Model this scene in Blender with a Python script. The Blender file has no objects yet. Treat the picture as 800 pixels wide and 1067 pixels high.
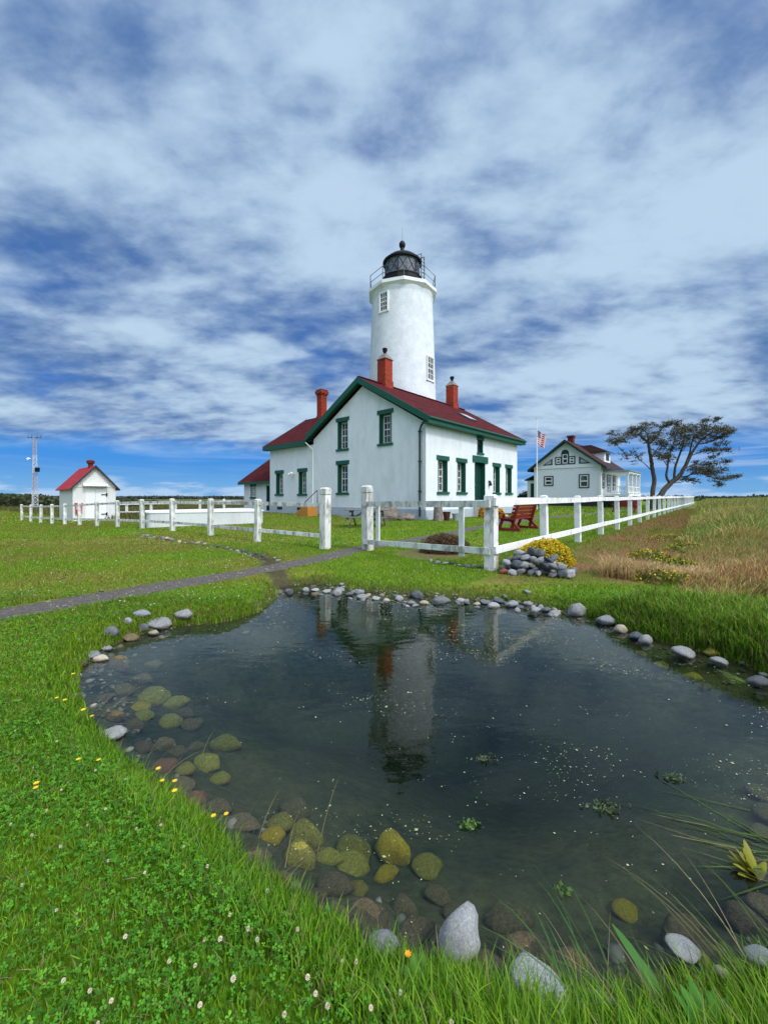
import bpy, bmesh, math, random
import numpy as np
from mathutils import Vector, Matrix, noise as mnoise

S = bpy.context.scene
COL = S.collection
rnd = random.Random(7)
rs = np.random.RandomState(11)
R = math.radians

# ------------------------------------------------------------------ camera
H = 1.35            # eye height above the lawn
F = 410.0           # focal length in pixels of the 800 x 1067 photograph
cam_d = bpy.data.cameras.new("camera")
cam = bpy.data.objects.new("camera", cam_d)
COL.objects.link(cam)
cam.location = (0, 0, H)
cam.rotation_euler = (R(90), 0, 0)
cam_d.sensor_fit = 'VERTICAL'
cam_d.sensor_height = 36.0
cam_d.lens = F * 36.0 / 1067.0
cam_d.shift_y = -16.5 / 1067.0
cam_d.clip_start = 0.05
cam_d.clip_end = 30000
S.camera = cam

# ------------------------------------------------------------------ world, sun, exposure
SUN_AZ = Vector((0.70, -0.71, 0)).normalized()     # horizontal direction towards the sun
SUN_EL = 48.0
S.view_settings.view_transform = 'Standard'
S.view_settings.look = 'None'
S.view_settings.exposure = 0.0
S.view_settings.gamma = 1.0
S.view_settings.use_curve_mapping = False
S.cycles.max_bounces = 8
S.cycles.transparent_max_bounces = 24
S.cycles.caustics_reflective = False
S.cycles.caustics_refractive = False
S.cycles.sample_clamp_indirect = 6

w = bpy.data.worlds.new("World")
S.world = w
w.use_nodes = True
nt = w.node_tree
nt.nodes.clear()
N = nt.nodes.new
L = nt.links.new


def val(x, sock):
    if isinstance(x, (int, float)):
        sock.default_value = x
    else:
        L(x, sock)


def mth(op, a, b=0.0, c=0.0, clamp=False):
    n = N('ShaderNodeMath')
    n.operation = op
    n.use_clamp = clamp
    val(a, n.inputs[0]); val(b, n.inputs[1]); val(c, n.inputs[2])
    return n.outputs[0]


def sstep(x, lo, hi):
    n = N('ShaderNodeMapRange')
    n.interpolation_type = 'SMOOTHSTEP'
    val(x, n.inputs[0])
    n.inputs[1].default_value = lo; n.inputs[2].default_value = hi
    n.inputs[3].default_value = 0; n.inputs[4].default_value = 1
    return n.outputs[0]


def mixc(f, a, b):
    n = N('ShaderNodeMix')
    n.data_type = 'RGBA'
    val(f, n.inputs[0])
    for v_, s_ in ((a, n.inputs[6]), (b, n.inputs[7])):
        if isinstance(v_, tuple):
            s_.default_value = (*v_, 1)
        else:
            L(v_, s_)
    return n.outputs[2]


def wnoise(vec, scale, detail, rough, dist=0.0):
    n = N('ShaderNodeTexNoise')
    L(vec, n.inputs['Vector'])
    n.inputs['Scale'].default_value = scale
    n.inputs['Detail'].default_value = detail
    n.inputs['Roughness'].default_value = rough
    n.inputs['Distortion'].default_value = dist
    return n.outputs[0]


def comb(x, y, z):
    n = N('ShaderNodeCombineXYZ')
    val(x, n.inputs[0]); val(y, n.inputs[1]); val(z, n.inputs[2])
    return n.outputs[0]


sky = N('ShaderNodeTexSky')
sky.sky_type = 'NISHITA'
sky.sun_disc = False
sky.sun_elevation = R(SUN_EL)
sky.sun_rotation = math.atan2(SUN_AZ.x, SUN_AZ.y)
sky.air_density = 1.0
sky.dust_density = 0.3
sky.ozone_density = 3.0
SKY_STRENGTH = 0.1

tc = N('ShaderNodeTexCoord')
sep = N('ShaderNodeSeparateXYZ')
L(tc.outputs['Generated'], sep.inputs[0])
dx, dy, dz = sep.outputs
zc = mth('MAXIMUM', dz, 0.0)
den = mth('ADD', zc, 0.22)
pvec = comb(mth('MULTIPLY', mth('DIVIDE', dx, den), 0.68), mth('DIVIDE', dy, den), 3.7)
n_big = wnoise(pvec, 1.5, 3, 0.5, 0.2)
n_mid = wnoise(pvec, 3.0, 8, 0.52, 0.3)
n_shd = wnoise(comb(mth('MULTIPLY', mth('DIVIDE', dx, den), 0.68), mth('DIVIDE', dy, den), 9.1), 2.8, 8, 0.55, 0.25)
n_det = wnoise(pvec, 12.0, 5, 0.55, 0.1)


def hole(px, py, rad, amp):
    """a thinner (amp < 0) or thicker (amp > 0) region of the cloud deck, by direction"""
    d = Vector(((px - 400) / F, 1.0, (517 - py) / F)).normalized()
    n = N('ShaderNodeVectorMath'); n.operation = 'DOT_PRODUCT'
    L(tc.outputs['Generated'], n.inputs[0])
    n.inputs[1].default_value = d
    return mth('MULTIPLY', sstep(n.outputs['Value'], math.cos(R(rad)), 1.0), amp)


cover = mth('ADD', mth('MULTIPLY', mth('SUBTRACT', n_mid, 0.5), 1.25),
            mth('ADD', mth('MULTIPLY', mth('SUBTRACT', n_big, 0.5), 0.8),
                mth('MULTIPLY', mth('SUBTRACT', n_det, 0.5), 0.30)))
cover = mth('ADD', cover, 0.40)
for hp in ((60, 235, 14, 0.12), (150, 240, 9, 0.16), (170, 320, 10, -0.10), (280, 330, 12, -0.16), (40, 330, 10, -0.08), (20, 395, 9, -0.14), (150, 375, 9, 0.10),
           (345, 135, 7, -0.08), (672, 55, 6, -0.16), (790, 100, 8, -0.10), (40, 50, 9, -0.08), (520, 215, 9, -0.10),
           (420, 150, 6, -0.08), (20, 200, 8, -0.1), (370, 20, 8, 0.12), (300, 90, 8, 0.08), (150, 130, 12, 0.08), (600, 120, 14, 0.08),
           (650, 330, 18, 0.16), (480, 350, 9, 0.10), (560, 40, 12, 0.08), (720, 250, 12, 0.10), (60, 450, 5, 0.12),
           (280, 400, 9, 0.14), (600, 415, 10, 0.14), (760, 395, 7, 0.12)):
    cover = mth('ADD', cover, hole(*hp))
# the deck ends a few degrees above the horizon
deck = sstep(mth('ADD', dz, mth('MULTIPLY', mth('SUBTRACT', n_mid, 0.5), 0.06)), 0.085, 0.145)
mask = mth('MULTIPLY', mth('ADD', 0.30, mth('MULTIPLY', sstep(cover, -0.40, 0.42), 0.70)), deck)
# thin streaks under the deck, and low far cumulus on the horizon
az = mth('ARCTAN2', dx, dy)
svec = comb(mth('MULTIPLY', az, 2.2), mth('MULTIPLY', dz, 30.0), 1.3)
streak = mth('MULTIPLY', sstep(wnoise(svec, 1.3, 5, 0.55, 0.5), 0.43, 0.66),
             mth('MULTIPLY', sstep(dz, 0.03, 0.06), mth('SUBTRACT', 1.0, sstep(dz, 0.11, 0.17))))
side = mth('ADD', 0.25, mth('MULTIPLY', sstep(dx, -0.15, 0.30), 0.6))
streak = mth('MULTIPLY', streak, side)
cvec = comb(mth('MULTIPLY', az, 9.0), mth('MULTIPLY', dz, 42.0), 5.1)
cum = mth('MULTIPLY', sstep(mth('SUBTRACT', wnoise(cvec, 1.0, 6, 0.55), mth('MULTIPLY', dz, 4.5)), 0.33, 0.52),
          mth('SUBTRACT', 1.0, sstep(dz, 0.03, 0.058)))
cum = mth('MULTIPLY', cum, 0.75)

# blue sky: the Nishita sky, with the deep, saturated blue of the photograph's processing
hsv = N('ShaderNodeHueSaturation')
L(sky.outputs[0], hsv.inputs['Color'])
hsv.inputs['Saturation'].default_value = 1.38
hsv.inputs['Value'].default_value = SKY_STRENGTH
tint = N('ShaderNodeMix'); tint.data_type = 'RGBA'; tint.blend_type = 'MULTIPLY'
tint.inputs[0].default_value = 1.0
L(hsv.outputs[0], tint.inputs[6])
tint.inputs[7].default_value = (0.42, 0.80, 1.30, 1)
blue = mixc(mth('MULTIPLY', mth('SUBTRACT', 1.0, sstep(dz, 0.02, 0.30)), 0.85), tint.outputs[2], mixc(sstep(dz, 0.0, 0.09), (0.17, 0.42, 0.80), (0.028, 0.215, 0.68)))
# cloud colour: grey blue thin parts to pale thick parts
shade = mth('ADD', mth('MULTIPLY', n_det, 0.35), mth('MULTIPLY', n_shd, 1.0))
thick = sstep(mth('ADD', mth('MULTIPLY', cover, 0.40), mth('MULTIPLY', shade, 0.9)), 0.50, 1.00)
cloud = mixc(thick, (0.080, 0.180, 0.42), (0.50, 0.665, 0.85))
# overcast boosted around the veiled sun, out of view, added to brighten the walls
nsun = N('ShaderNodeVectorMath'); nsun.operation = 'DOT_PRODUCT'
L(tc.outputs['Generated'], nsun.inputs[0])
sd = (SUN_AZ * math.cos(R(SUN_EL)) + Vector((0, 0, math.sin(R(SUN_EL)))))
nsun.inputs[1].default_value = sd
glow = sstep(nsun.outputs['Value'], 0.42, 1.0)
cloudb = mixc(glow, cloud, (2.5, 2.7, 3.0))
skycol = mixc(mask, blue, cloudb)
skycol = mixc(streak, skycol, (0.34, 0.52, 0.82))
skycol = mixc(cum, skycol, (0.52, 0.68, 0.90))
bg = N('ShaderNodeBackground')
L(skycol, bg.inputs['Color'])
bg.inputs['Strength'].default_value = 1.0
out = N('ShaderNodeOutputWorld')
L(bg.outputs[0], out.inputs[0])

sun_d = bpy.data.lights.new("sun", 'SUN')
sun_d.energy = 1.9
sun_d.angle = R(9)
sun_d.color = (1.0, 0.95, 0.87)
sun = bpy.data.objects.new("sun", sun_d)
COL.objects.link(sun)
sun.rotation_euler = (-sd).to_track_quat('-Z', 'Y').to_euler()


# ------------------------------------------------------------------ helpers: materials
def mat(name, color, rough=0.8, var=0.0, vscale=3.0, bump=0.0, bscale=20.0, color2=None, spec=0.3, metallic=0.0,
        thresh=(0.35, 0.65), stretch=None, rand=0.0, detail=6, grime=None, brick=None):
    """a Principled material with procedural mottling, optional second colour in patches, bump and per-object variation"""
    m = bpy.data.materials.new(name)
    m.use_nodes = True
    t = m.node_tree
    b = t.nodes['Principled BSDF']
    b.inputs['Roughness'].default_value = rough
    b.inputs['Metallic'].default_value = metallic
    b.inputs['Specular IOR Level'].default_value = spec
    c = t.nodes.new('ShaderNodeTexCoord')
    src = c.outputs['Object']
    if stretch:
        mp = t.nodes.new('ShaderNodeMapping')
        mp.inputs['Scale'].default_value = stretch
        t.links.new(src, mp.inputs[0])
        src = mp.outputs[0]

    def nz(scale, det=detail, rgh=0.6):
        n = t.nodes.new('ShaderNodeTexNoise')
        t.links.new(src, n.inputs['Vector'])
        n.inputs['Scale'].default_value = scale
        n.inputs['Detail'].default_value = det
        n.inputs['Roughness'].default_value = rgh
        return n.outputs[0]

    def mr(x, a, b_, lo, hi):
        n = t.nodes.new('ShaderNodeMapRange')
        t.links.new(x, n.inputs[0])
        n.inputs[1].default_value = a; n.inputs[2].default_value = b_
        n.inputs[3].default_value = lo; n.inputs[4].default_value = hi
        return n.outputs[0]

    def mx(f, a, b_, mode='MIX'):
        n = t.nodes.new('ShaderNodeMix')
        n.data_type = 'RGBA'; n.blend_type = mode
        for v_, s_ in ((f, n.inputs[0]), (a, n.inputs[6]), (b_, n.inputs[7])):
            if isinstance(v_, (int, float)):
                s_.default_value = v_
            elif isinstance(v_, tuple):
                s_.default_value = (*v_, 1)
            else:
                t.links.new(v_, s_)
        return n.outputs[2]
    colr = color
    if color2 is not None:
        colr = mx(mr(nz(vscale), thresh[0], thresh[1], 0, 1), color, color2)
    if grime is not None:
        gcol, gscale, glo, ghi, gamt = grime
        colr = mx(mr(nz(gscale, 8, 0.7), glo, ghi, 0, gamt), colr, gcol)
    if brick:
        # courses of shingles or bricks, running level round the building
        bw, bh, dark, zst = brick
        sp = t.nodes.new('ShaderNodeSeparateXYZ'); t.links.new(c.outputs['Object'], sp.inputs[0])
        ad = t.nodes.new('ShaderNodeMath'); t.links.new(sp.outputs[0], ad.inputs[0]); t.links.new(sp.outputs[1], ad.inputs[1])
        mu = t.nodes.new('ShaderNodeMath'); mu.operation = 'MULTIPLY'; t.links.new(sp.outputs[2], mu.inputs[0]); mu.inputs[1].default_value = zst
        cb = t.nodes.new('ShaderNodeCombineXYZ'); t.links.new(ad.outputs[0], cb.inputs[0]); t.links.new(mu.outputs[0], cb.inputs[1])
        bk = t.nodes.new('ShaderNodeTexBrick'); t.links.new(cb.outputs[0], bk.inputs['Vector'])
        bk.inputs['Scale'].default_value = 1.0; bk.inputs['Brick Width'].default_value = bw; bk.inputs['Row Height'].default_value = bh
        bk.inputs['Mortar Size'].default_value = bh * 0.09; bk.inputs['Mortar Smooth'].default_value = 0.3
        bk.inputs['Color1'].default_value = (1.25, 1.25, 1.25, 1); bk.inputs['Color2'].default_value = (0.72, 0.72, 0.72, 1); bk.inputs['Mortar'].default_value = (dark, dark, dark, 1)
        colr = mx(1.0, colr, bk.outputs[0], 'MULTIPLY')
    if var:
        g = mr(nz(vscale * 2.3, 5), 0.3, 0.7, 1 - var, 1 + var)
        cc = t.nodes.new('ShaderNodeCombineColor')
        for k in range(3):
            t.links.new(g, cc.inputs[k])
        colr = mx(1.0, colr, cc.outputs[0], 'MULTIPLY')
    if rand:
        oi = t.nodes.new('ShaderNodeObjectInfo')
        g = mr(oi.outputs['Random'], 0, 1, 1 - rand, 1 + rand)
        cc = t.nodes.new('ShaderNodeCombineColor')
        for k in range(3):
            t.links.new(g, cc.inputs[k])
        colr = mx(1.0, colr, cc.outputs[0], 'MULTIPLY')
    if isinstance(colr, tuple):
        b.inputs['Base Color'].default_value = (*colr, 1)
    else:
        t.links.new(colr, b.inputs['Base Color'])
    if bump:
        bp = t.nodes.new('ShaderNodeBump')
        bp.inputs['Strength'].default_value = bump
        bp.inputs['Distance'].default_value = 0.03
        t.links.new(nz(bscale, 5), bp.inputs['Height'])
        t.links.new(bp.outputs[0], b.inputs['Normal'])
    return m


def leaf_mat(name, trans=0.35, rough=0.55, attr='Col', spec=0.25):
    """blades and leaves: colour from the per-blade attribute, light passing through them"""
    m = bpy.data.materials.new(name)
    m.use_nodes = True
    t = m.node_tree
    b = t.nodes['Principled BSDF']
    b.inputs['Roughness'].default_value = rough
    b.inputs['Specular IOR Level'].default_value = spec
    a = t.nodes.new('ShaderNodeAttribute'); a.attribute_name = attr
    t.links.new(a.outputs['Color'], b.inputs['Base Color'])
    tr = t.nodes.new('ShaderNodeBsdfTranslucent')
    t.links.new(a.outputs['Color'], tr.inputs['Color'])
    mxs = t.nodes.new('ShaderNodeMixShader')
    mxs.inputs[0].default_value = trans
    o = t.nodes['Material Output']
    t.links.new(b.outputs[0], mxs.inputs[1]); t.links.new(tr.outputs[0], mxs.inputs[2])
    t.links.new(mxs.outputs[0], o.inputs['Surface'])
    return m


M = {}
M['stucco'] = mat('white_stucco', (0.71, 0.745, 0.79), 0.85, 0.06, 0.9, 0.5, 14, grime=((0.42, 0.44, 0.45), 1.3, 0.50, 0.80, 0.42), stretch=(1, 1, 0.45))
M['tower_stucco'] = mat('tower_white_stucco', (0.68, 0.71, 0.75), 0.85, 0.10, 0.8, 0.7, 9, grime=((0.38, 0.39, 0.40), 1.5, 0.49, 0.80, 0.42), stretch=(1, 1, 0.8))
M['plinth'] = mat('grey_blue_plinth_paint', (0.38, 0.43, 0.50), 0.8, 0.12, 2, 0.3, 20)
M['green'] = mat('dark_green_trim_paint', (0.010, 0.085, 0.055), 0.45, 0.18, 5, 0.1, 40)
M['green_door'] = mat('dark_green_door_paint', (0.006, 0.045, 0.032), 0.4, 0.1, 5)
M['roof'] = mat('maroon_roof_shingles', (0.070, 0.009, 0.012), 0.9, 0.22, 6, 0.5, 40, color2=(0.095, 0.014, 0.015), stretch=(1, 1, 3), spec=0.1, brick=(0.55, 0.24, 0.5, 2.0))
M['shed_roof'] = mat('bright_red_roof', (0.40, 0.014, 0.018), 0.6, 0.12, 6, 0.3, 40, brick=(0.35, 0.16, 0.7, 1.0))
M['chimney'] = mat('red_painted_brick', (0.27, 0.026, 0.010), 0.75, 0.2, 7, 0.5, 26, color2=(0.33, 0.045, 0.018), brick=(0.22, 0.085, 0.6, 1.0))
M['chimney_cap'] = mat('weathered_mortar_cap', (0.20, 0.17, 0.15), 0.9, 0.2, 6, 0.3, 30)
M['dark_brick'] = mat('dark_red_brick', (0.12, 0.018, 0.014), 0.8, 0.25, 8, 0.4, 30)
M['iron'] = mat('black_iron', (0.008, 0.008, 0.009), 0.55, 0.2, 5, spec=0.2)
M['rail_metal'] = mat('grey_rail_metal', (0.10, 0.105, 0.11), 0.5, 0.2, 5, metallic=0.3)
M['sash'] = mat('white_sash_paint', (0.78, 0.78, 0.76), 0.5, 0.06, 8)
M['glass'] = mat('dark_window_glass', (0.025, 0.032, 0.045), 0.06, 0.3, 1.5, spec=0.7, color2=(0.12, 0.14, 0.16), thresh=(0.5, 0.62))  # paler patches are reflections painted into the pane colour
M['lamp_glass'] = None
M['white_wood'] = mat('white_fence_paint', (0.78, 0.79, 0.78), 0.7, 0.10, 2.5, 0.25, 30, grime=((0.34, 0.32, 0.28), 5.0, 0.52, 0.66, 0.75), stretch=(1, 1, 0.5), rand=0.08)
M['worn_wood'] = mat('worn_white_fence_paint', (0.70, 0.70, 0.66), 0.8, 0.12, 3.0, 0.4, 30, grime=((0.24, 0.22, 0.19), 5.5, 0.47, 0.60, 0.85), stretch=(1, 1, 0.35), rand=0.10)
M['shed_white'] = mat('shed_white_boards', (0.68, 0.69, 0.68), 0.7, 0.08, 2, 0.2, 24, grime=((0.36, 0.33, 0.27), 3.2, 0.55, 0.76, 0.5), stretch=(3, 3, 0.5))
M['blue_siding'] = mat('pale_blue_siding', (0.74, 0.76, 0.83), 0.75, 0.05, 2, 0.2, 30)
M['house_white'] = mat('white_siding', (0.78, 0.79, 0.80), 0.7, 0.05, 2, 0.2, 30)
M['dark_trim'] = mat('dark_window_trim', (0.018, 0.035, 0.035), 0.5, 0.1, 5)
M['dark_under'] = mat('dark_vent_and_floor_shade', (0.03, 0.03, 0.03), 0.9)  # vents, and the shade under raised floors put in as dark colour
M['brown_roof'] = mat('red_brown_roof_shingles', (0.040, 0.014, 0.013), 0.9, 0.3, 6, 0.4, 30)
M['red_wood'] = mat('red_painted_timber', (0.20, 0.016, 0.014), 0.55, 0.25, 4, 0.2, 30, stretch=(1, 1, 1))
M['grey_wood'] = mat('weathered_grey_timber', (0.16, 0.16, 0.16), 0.85, 0.25, 5, 0.4, 30)
M['orange_wood'] = mat('orange_plywood', (0.45, 0.20, 0.035), 0.7, 0.15, 4, 0.2, 20)
M['drift'] = mat('driftwood', (0.15, 0.115, 0.09), 0.9, 0.3, 5, 0.6, 18, color2=(0.23, 0.20, 0.17))
M['terracotta'] = mat('dark_clay', (0.07, 0.02, 0.018), 0.8, 0.2, 5, 0.2, 20)
M['zinc'] = mat('grey_zinc', (0.36, 0.38, 0.40), 0.5, 0.15, 6, metallic=0.4)
M['concrete'] = mat('pale_concrete', (0.50, 0.50, 0.48), 0.9, 0.12, 3, 0.4, 25)
M['cistern'] = mat('white_cistern_paint', (0.60, 0.62, 0.63), 0.8, 0.06, 2, 0.3, 18, grime=((0.38, 0.39, 0.40), 1.2, 0.50, 0.72, 0.6), stretch=(1, 1, 0.5))
M['path'] = mat('grey_gravel_path', (0.128, 0.112, 0.094), 0.95, 0.22, 9, 0.9, 60, color2=(0.100, 0.088, 0.076), grime=((0.28, 0.27, 0.25), 40, 0.55, 0.7, 0.5))
M['rock_grey'] = mat('grey_river_stone', (0.20, 0.212, 0.225), 0.8, 0.30, 7, 0.6, 30, color2=(0.27, 0.28, 0.29), rand=0.45)
M['rock_dark'] = mat('dark_basalt_stone', (0.085, 0.095, 0.11), 0.7, 0.25, 8, 0.35, 30, rand=0.35)
M['rock_pale'] = mat('pale_granite_stone', (0.42, 0.42, 0.41), 0.85, 0.28, 9, 0.6, 40, color2=(0.27, 0.275, 0.28), grime=((0.10, 0.095, 0.085), 22, 0.53, 0.66, 0.65), rand=0.2)
M['rock_white'] = mat('white_granite_boulder', (0.74, 0.75, 0.75), 0.85, 0.25, 10, 0.8, 45, color2=(0.46, 0.47, 0.48), grime=((0.13, 0.115, 0.09), 26, 0.54, 0.66, 0.7), rand=0.05)
M['rock_tan'] = mat('tan_stone', (0.34, 0.29, 0.21), 0.8, 0.2, 8, 0.35, 30, color2=(0.42, 0.38, 0.30), rand=0.2)
M['rock_red'] = mat('red_brick_stone', (0.26, 0.075, 0.05), 0.85, 0.2, 8, 0.4, 30)
M['rock_olive'] = mat('algae_covered_stone', (0.50, 0.43, 0.06), 0.75, 0.4, 9, 0.8, 30, color2=(0.27, 0.24, 0.06), grime=((0.06, 0.06, 0.03), 14, 0.5, 0.68, 0.7), rand=0.30)
M['rock_yellow'] = mat('yellow_algae_stone', (0.72, 0.50, 0.022), 0.75, 0.35, 9, 0.8, 30, color2=(0.38, 0.31, 0.04), grime=((0.09, 0.08, 0.03), 14, 0.52, 0.70, 0.7), rand=0.2, thresh=(0.4, 0.7))
M['rock_brown'] = mat('brown_silted_stone', (0.26, 0.20, 0.10), 0.75, 0.4, 8, 0.8, 30, color2=(0.13, 0.11, 0.065), rand=0.3)
M['rock_rust'] = mat('rust_red_stone', (0.20, 0.075, 0.04), 0.7, 0.3, 8, 0.4, 30, color2=(0.10, 0.075, 0.04))
M['bark'] = mat('grey_brown_bark', (0.075, 0.062, 0.055), 0.95, 0.35, 4, 0.9, 12, stretch=(1, 1, 0.3))
M['yellow_petal'] = mat('yellow_petals', (0.75, 0.48, 0.02), 0.6, 0.15, 20)
M['orange_petal'] = mat('orange_petals', (0.80, 0.34, 0.012), 0.6, 0.15, 20)
M['white_petal'] = mat('cream_clover_petals', (0.72, 0.66, 0.52), 0.7, 0.15, 60, color2=(0.60, 0.45, 0.33))
M['stem'] = mat('green_stem', (0.06, 0.14, 0.02), 0.6, 0.2, 20)
M['red_paint'] = mat('red_sign_paint', (0.45, 0.03, 0.03), 0.5, 0.1, 8)
M['white_paint'] = mat('white_paint', (0.8, 0.8, 0.8), 0.5, 0.05, 8)
M['red_cloth'] = mat('red_flag_cloth', (0.55, 0.02, 0.03), 0.8)
M['white_cloth'] = mat('white_flag_cloth', (0.75, 0.75, 0.75), 0.8)
M['blue_cloth'] = mat('blue_flag_cloth', (0.02, 0.025, 0.12), 0.8)
M['blade'] = leaf_mat('grass_blades', 0.35)
M['needle'] = leaf_mat('pine_needles', 0.15)
M['litter'] = leaf_mat('floating_bits', 0.1)


# ------------------------------------------------------------------ helpers: meshes
class MB:
    """collects shapes and links them as ONE mesh object"""
    def __init__(self):
        self.v = []; self.f = []; self.mi = []; self.cur = 0

    def add(self, vs, fs):
        o = len(self.v)
        self.v.extend([tuple(p) for p in vs])
        for f in fs:
            self.f.append(tuple(i + o for i in f)); self.mi.append(self.cur)

    def hexa(self, p):
        self.add(p, [(0, 3, 2, 1), (4, 5, 6, 7), (0, 1, 5, 4), (1, 2, 6, 5), (2, 3, 7, 6), (3, 0, 4, 7)])

    def box(self, a, b):
        (x0, y0, z0), (x1, y1, z1) = a, b
        self.hexa([(x0, y0, z0), (x1, y0, z0), (x1, y1, z0), (x0, y1, z0), (x0, y0, z1), (x1, y0, z1), (x1, y1, z1), (x0, y1, z1)])

    def beam(self, p0, p1, wd, ht, up=(0, 0, 1)):
        p0, p1, up = Vector(p0), Vector(p1), Vector(up)
        d = (p1 - p0).normalized()
        s = d.cross(up)
        if s.length < 1e-4:
            s = d.cross(Vector((0, 1, 0)))
        s.normalize(); u = s.cross(d).normalized()
        s *= wd / 2; u *= ht / 2
        self.hexa([p0 - s - u, p0 + s - u, p0 + s + u, p0 - s + u, p1 - s - u, p1 + s - u, p1 + s + u, p1 - s + u])

    def tube(self, pts, rad, n=8, cap=True):
        pts = [Vector(p) for p in pts]
        if isinstance(rad, (int, float)):
            rad = [rad] * len(pts)
        o = len(self.v)
        ref = Vector((0.31, 0.95, 0.11))
        for i, p in enumerate(pts):
            d = (pts[min(i + 1, len(pts) - 1)] - pts[max(i - 1, 0)]).normalized()
            if abs(d.dot(ref)) > 0.97:
                a = d.cross(Vector((1, 0, 0))).normalized()
            else:
                a = d.cross(ref).normalized()
            b = d.cross(a)
            for k in range(n):
                t = 2 * math.pi * k / n
                self.v.append(tuple(p + (a * math.cos(t) + b * math.sin(t)) * rad[i]))
        for i in range(len(pts) - 1):
            for k in range(n):
                k2 = (k + 1) % n
                self.f.append((o + i * n + k, o + i * n + k2, o + (i + 1) * n + k2, o + (i + 1) * n + k)); self.mi.append(self.cur)
        if cap:
            self.f.append(tuple(o + k for k in range(n))[::-1]); self.mi.append(self.cur)
            e = o + (len(pts) - 1) * n
            self.f.append(tuple(e + k for k in range(n))); self.mi.append(self.cur)

    def lathe(self, prof, n=32, c=(0, 0, 0), cap=True, rot=0.0):
        o = len(self.v)
        for (r, z) in prof:
            for k in range(n):
                t = 2 * math.pi * k / n + rot
                self.v.append((c[0] + r * math.cos(t), c[1] + r * math.sin(t), c[2] + z))
        for i in range(len(prof) - 1):
            for k in range(n):
                k2 = (k + 1) % n
                self.f.append((o + i * n + k, o + i * n + k2, o + (i + 1) * n + k2, o + (i + 1) * n + k)); self.mi.append(self.cur)
        if cap:
            self.f.append(tuple(o + k for k in range(n))[::-1]); self.mi.append(self.cur)
            e = o + (len(prof) - 1) * n
            self.f.append(tuple(e + k for k in range(n))); self.mi.append(self.cur)

    def prism(self, poly, d):
        """poly: list of 3D points (planar), pushed along vector d"""
        d = Vector(d); n = len(poly)
        a = [Vector(p) for p in poly]; b = [p + d for p in a]
        self.add(a + b, [tuple(range(n))[::-1], tuple(range(n, 2 * n))] + [(i, (i + 1) % n, (i + 1) % n + n, i + n) for i in range(n)])

    def build(self, name, m, parent=None, smooth=False, bevel=0.0, loc=None):
        me = bpy.data.meshes.new(name)
        me.from_pydata([tuple(float(q) for q in p) for p in self.v], [], [tuple(int(i) for i in f) for f in self.f])
        ms = m if isinstance(m, (list, tuple)) else [m]
        for q in ms:
            me.materials.append(q)
        if len(ms) > 1:
            me.polygons.foreach_set('material_index', self.mi)
        bm = bmesh.new(); bm.from_mesh(me)
        bmesh.ops.recalc_face_normals(bm, faces=bm.faces)
        if bevel:
            bmesh.ops.bevel(bm, geom=bm.edges[:], offset=bevel, segments=2, profile=0.6, affect='EDGES', clamp_overlap=True)
        bm.to_mesh(me); bm.free()
        if smooth:
            me.polygons.foreach_set('use_smooth', [True] * len(me.polygons))
            if hasattr(me, 'set_sharp_from_angle'):
                me.set_sharp_from_angle(angle=R(40))
        o = bpy.data.objects.new(name, me)
        COL.objects.link(o)
        if parent:
            o.parent = parent
        if loc:
            o.location = loc
        return o


def tag(o, label, cat, group=None, kind=None):
    o['label'] = label
    if cat: o['category'] = cat
    if group: o['group'] = group
    if kind: o['kind'] = kind
    return o


def empty(name, loc, rz=0.0):
    o = bpy.data.objects.new(name, None)
    COL.objects.link(o)
    o.location = loc; o.rotation_euler = (0, 0, rz)
    o.empty_display_size = 0.1
    return o


def copy_tree(o, parent=None):
    c = o.copy(); COL.objects.link(c)
    if parent: c.parent = parent
    for ch in list(o.children):
        copy_tree(ch, c)
    return c


def big_mesh(name, verts, faces, sizes_const, material, cols=None, smooth=False, parent=None):
    """numpy mesh: verts (n,3), faces (m,k) all with k corners"""
    me = bpy.data.meshes.new(name)
    n, m_, k = len(verts), len(faces), sizes_const
    me.vertices.add(n); me.loops.add(m_ * k); me.polygons.add(m_)
    me.vertices.foreach_set('co', np.ascontiguousarray(verts, dtype=np.float32).ravel())
    me.loops.foreach_set('vertex_index', np.ascontiguousarray(faces, dtype=np.int32).ravel())
    me.polygons.foreach_set('loop_start', np.arange(0, m_ * k, k, dtype=np.int32))
    if smooth:
        me.polygons.foreach_set('use_smooth', np.ones(m_, dtype=bool))
    me.materials.append(material)
    if cols is not None:
        ca = me.color_attributes.new('Col', 'FLOAT_COLOR', 'POINT')
        c4 = np.ones((n, 4), dtype=np.float32); c4[:, :3] = cols
        ca.data.foreach_set('color', c4.ravel())
    me.update(calc_edges=True)
    o = bpy.data.objects.new(name, me); COL.objects.link(o)
    if parent: o.parent = parent
    return o


# ------------------------------------------------------------------ helpers: plan of the place
ZW = -0.17          # water level of the pond


def at(px, py, z=0.0):
    """ground point seen at a pixel of the photograph, at height z (survey of the plan)"""
    Z = (H - z) * F / (py - 517.0)
    return ((px - 400.0) / F * Z, Z)


pond_px = [(297, 613), (285, 630), (258, 645), (225, 651), (190, 653), (150, 661), (115, 674), (92, 690), (85, 716), (98, 745),
           (118, 772), (150, 800), (190, 828), (228, 858), (262, 892), (305, 925), (355, 958), (398, 985), (440, 1003), (500, 1024),
           (560, 1040), (640, 1046), (720, 1036), (800, 1012), (880, 960), (930, 880), (915, 790), (860, 732), (800, 705), (745, 685),
           (705, 676), (662, 661), (620, 645), (590, 638), (560, 632), (520, 627), (460, 623), (400, 620), (355, 614), (325, 607)]
POND = np.array([at(a, b, ZW) for a, b in pond_px])
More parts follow.
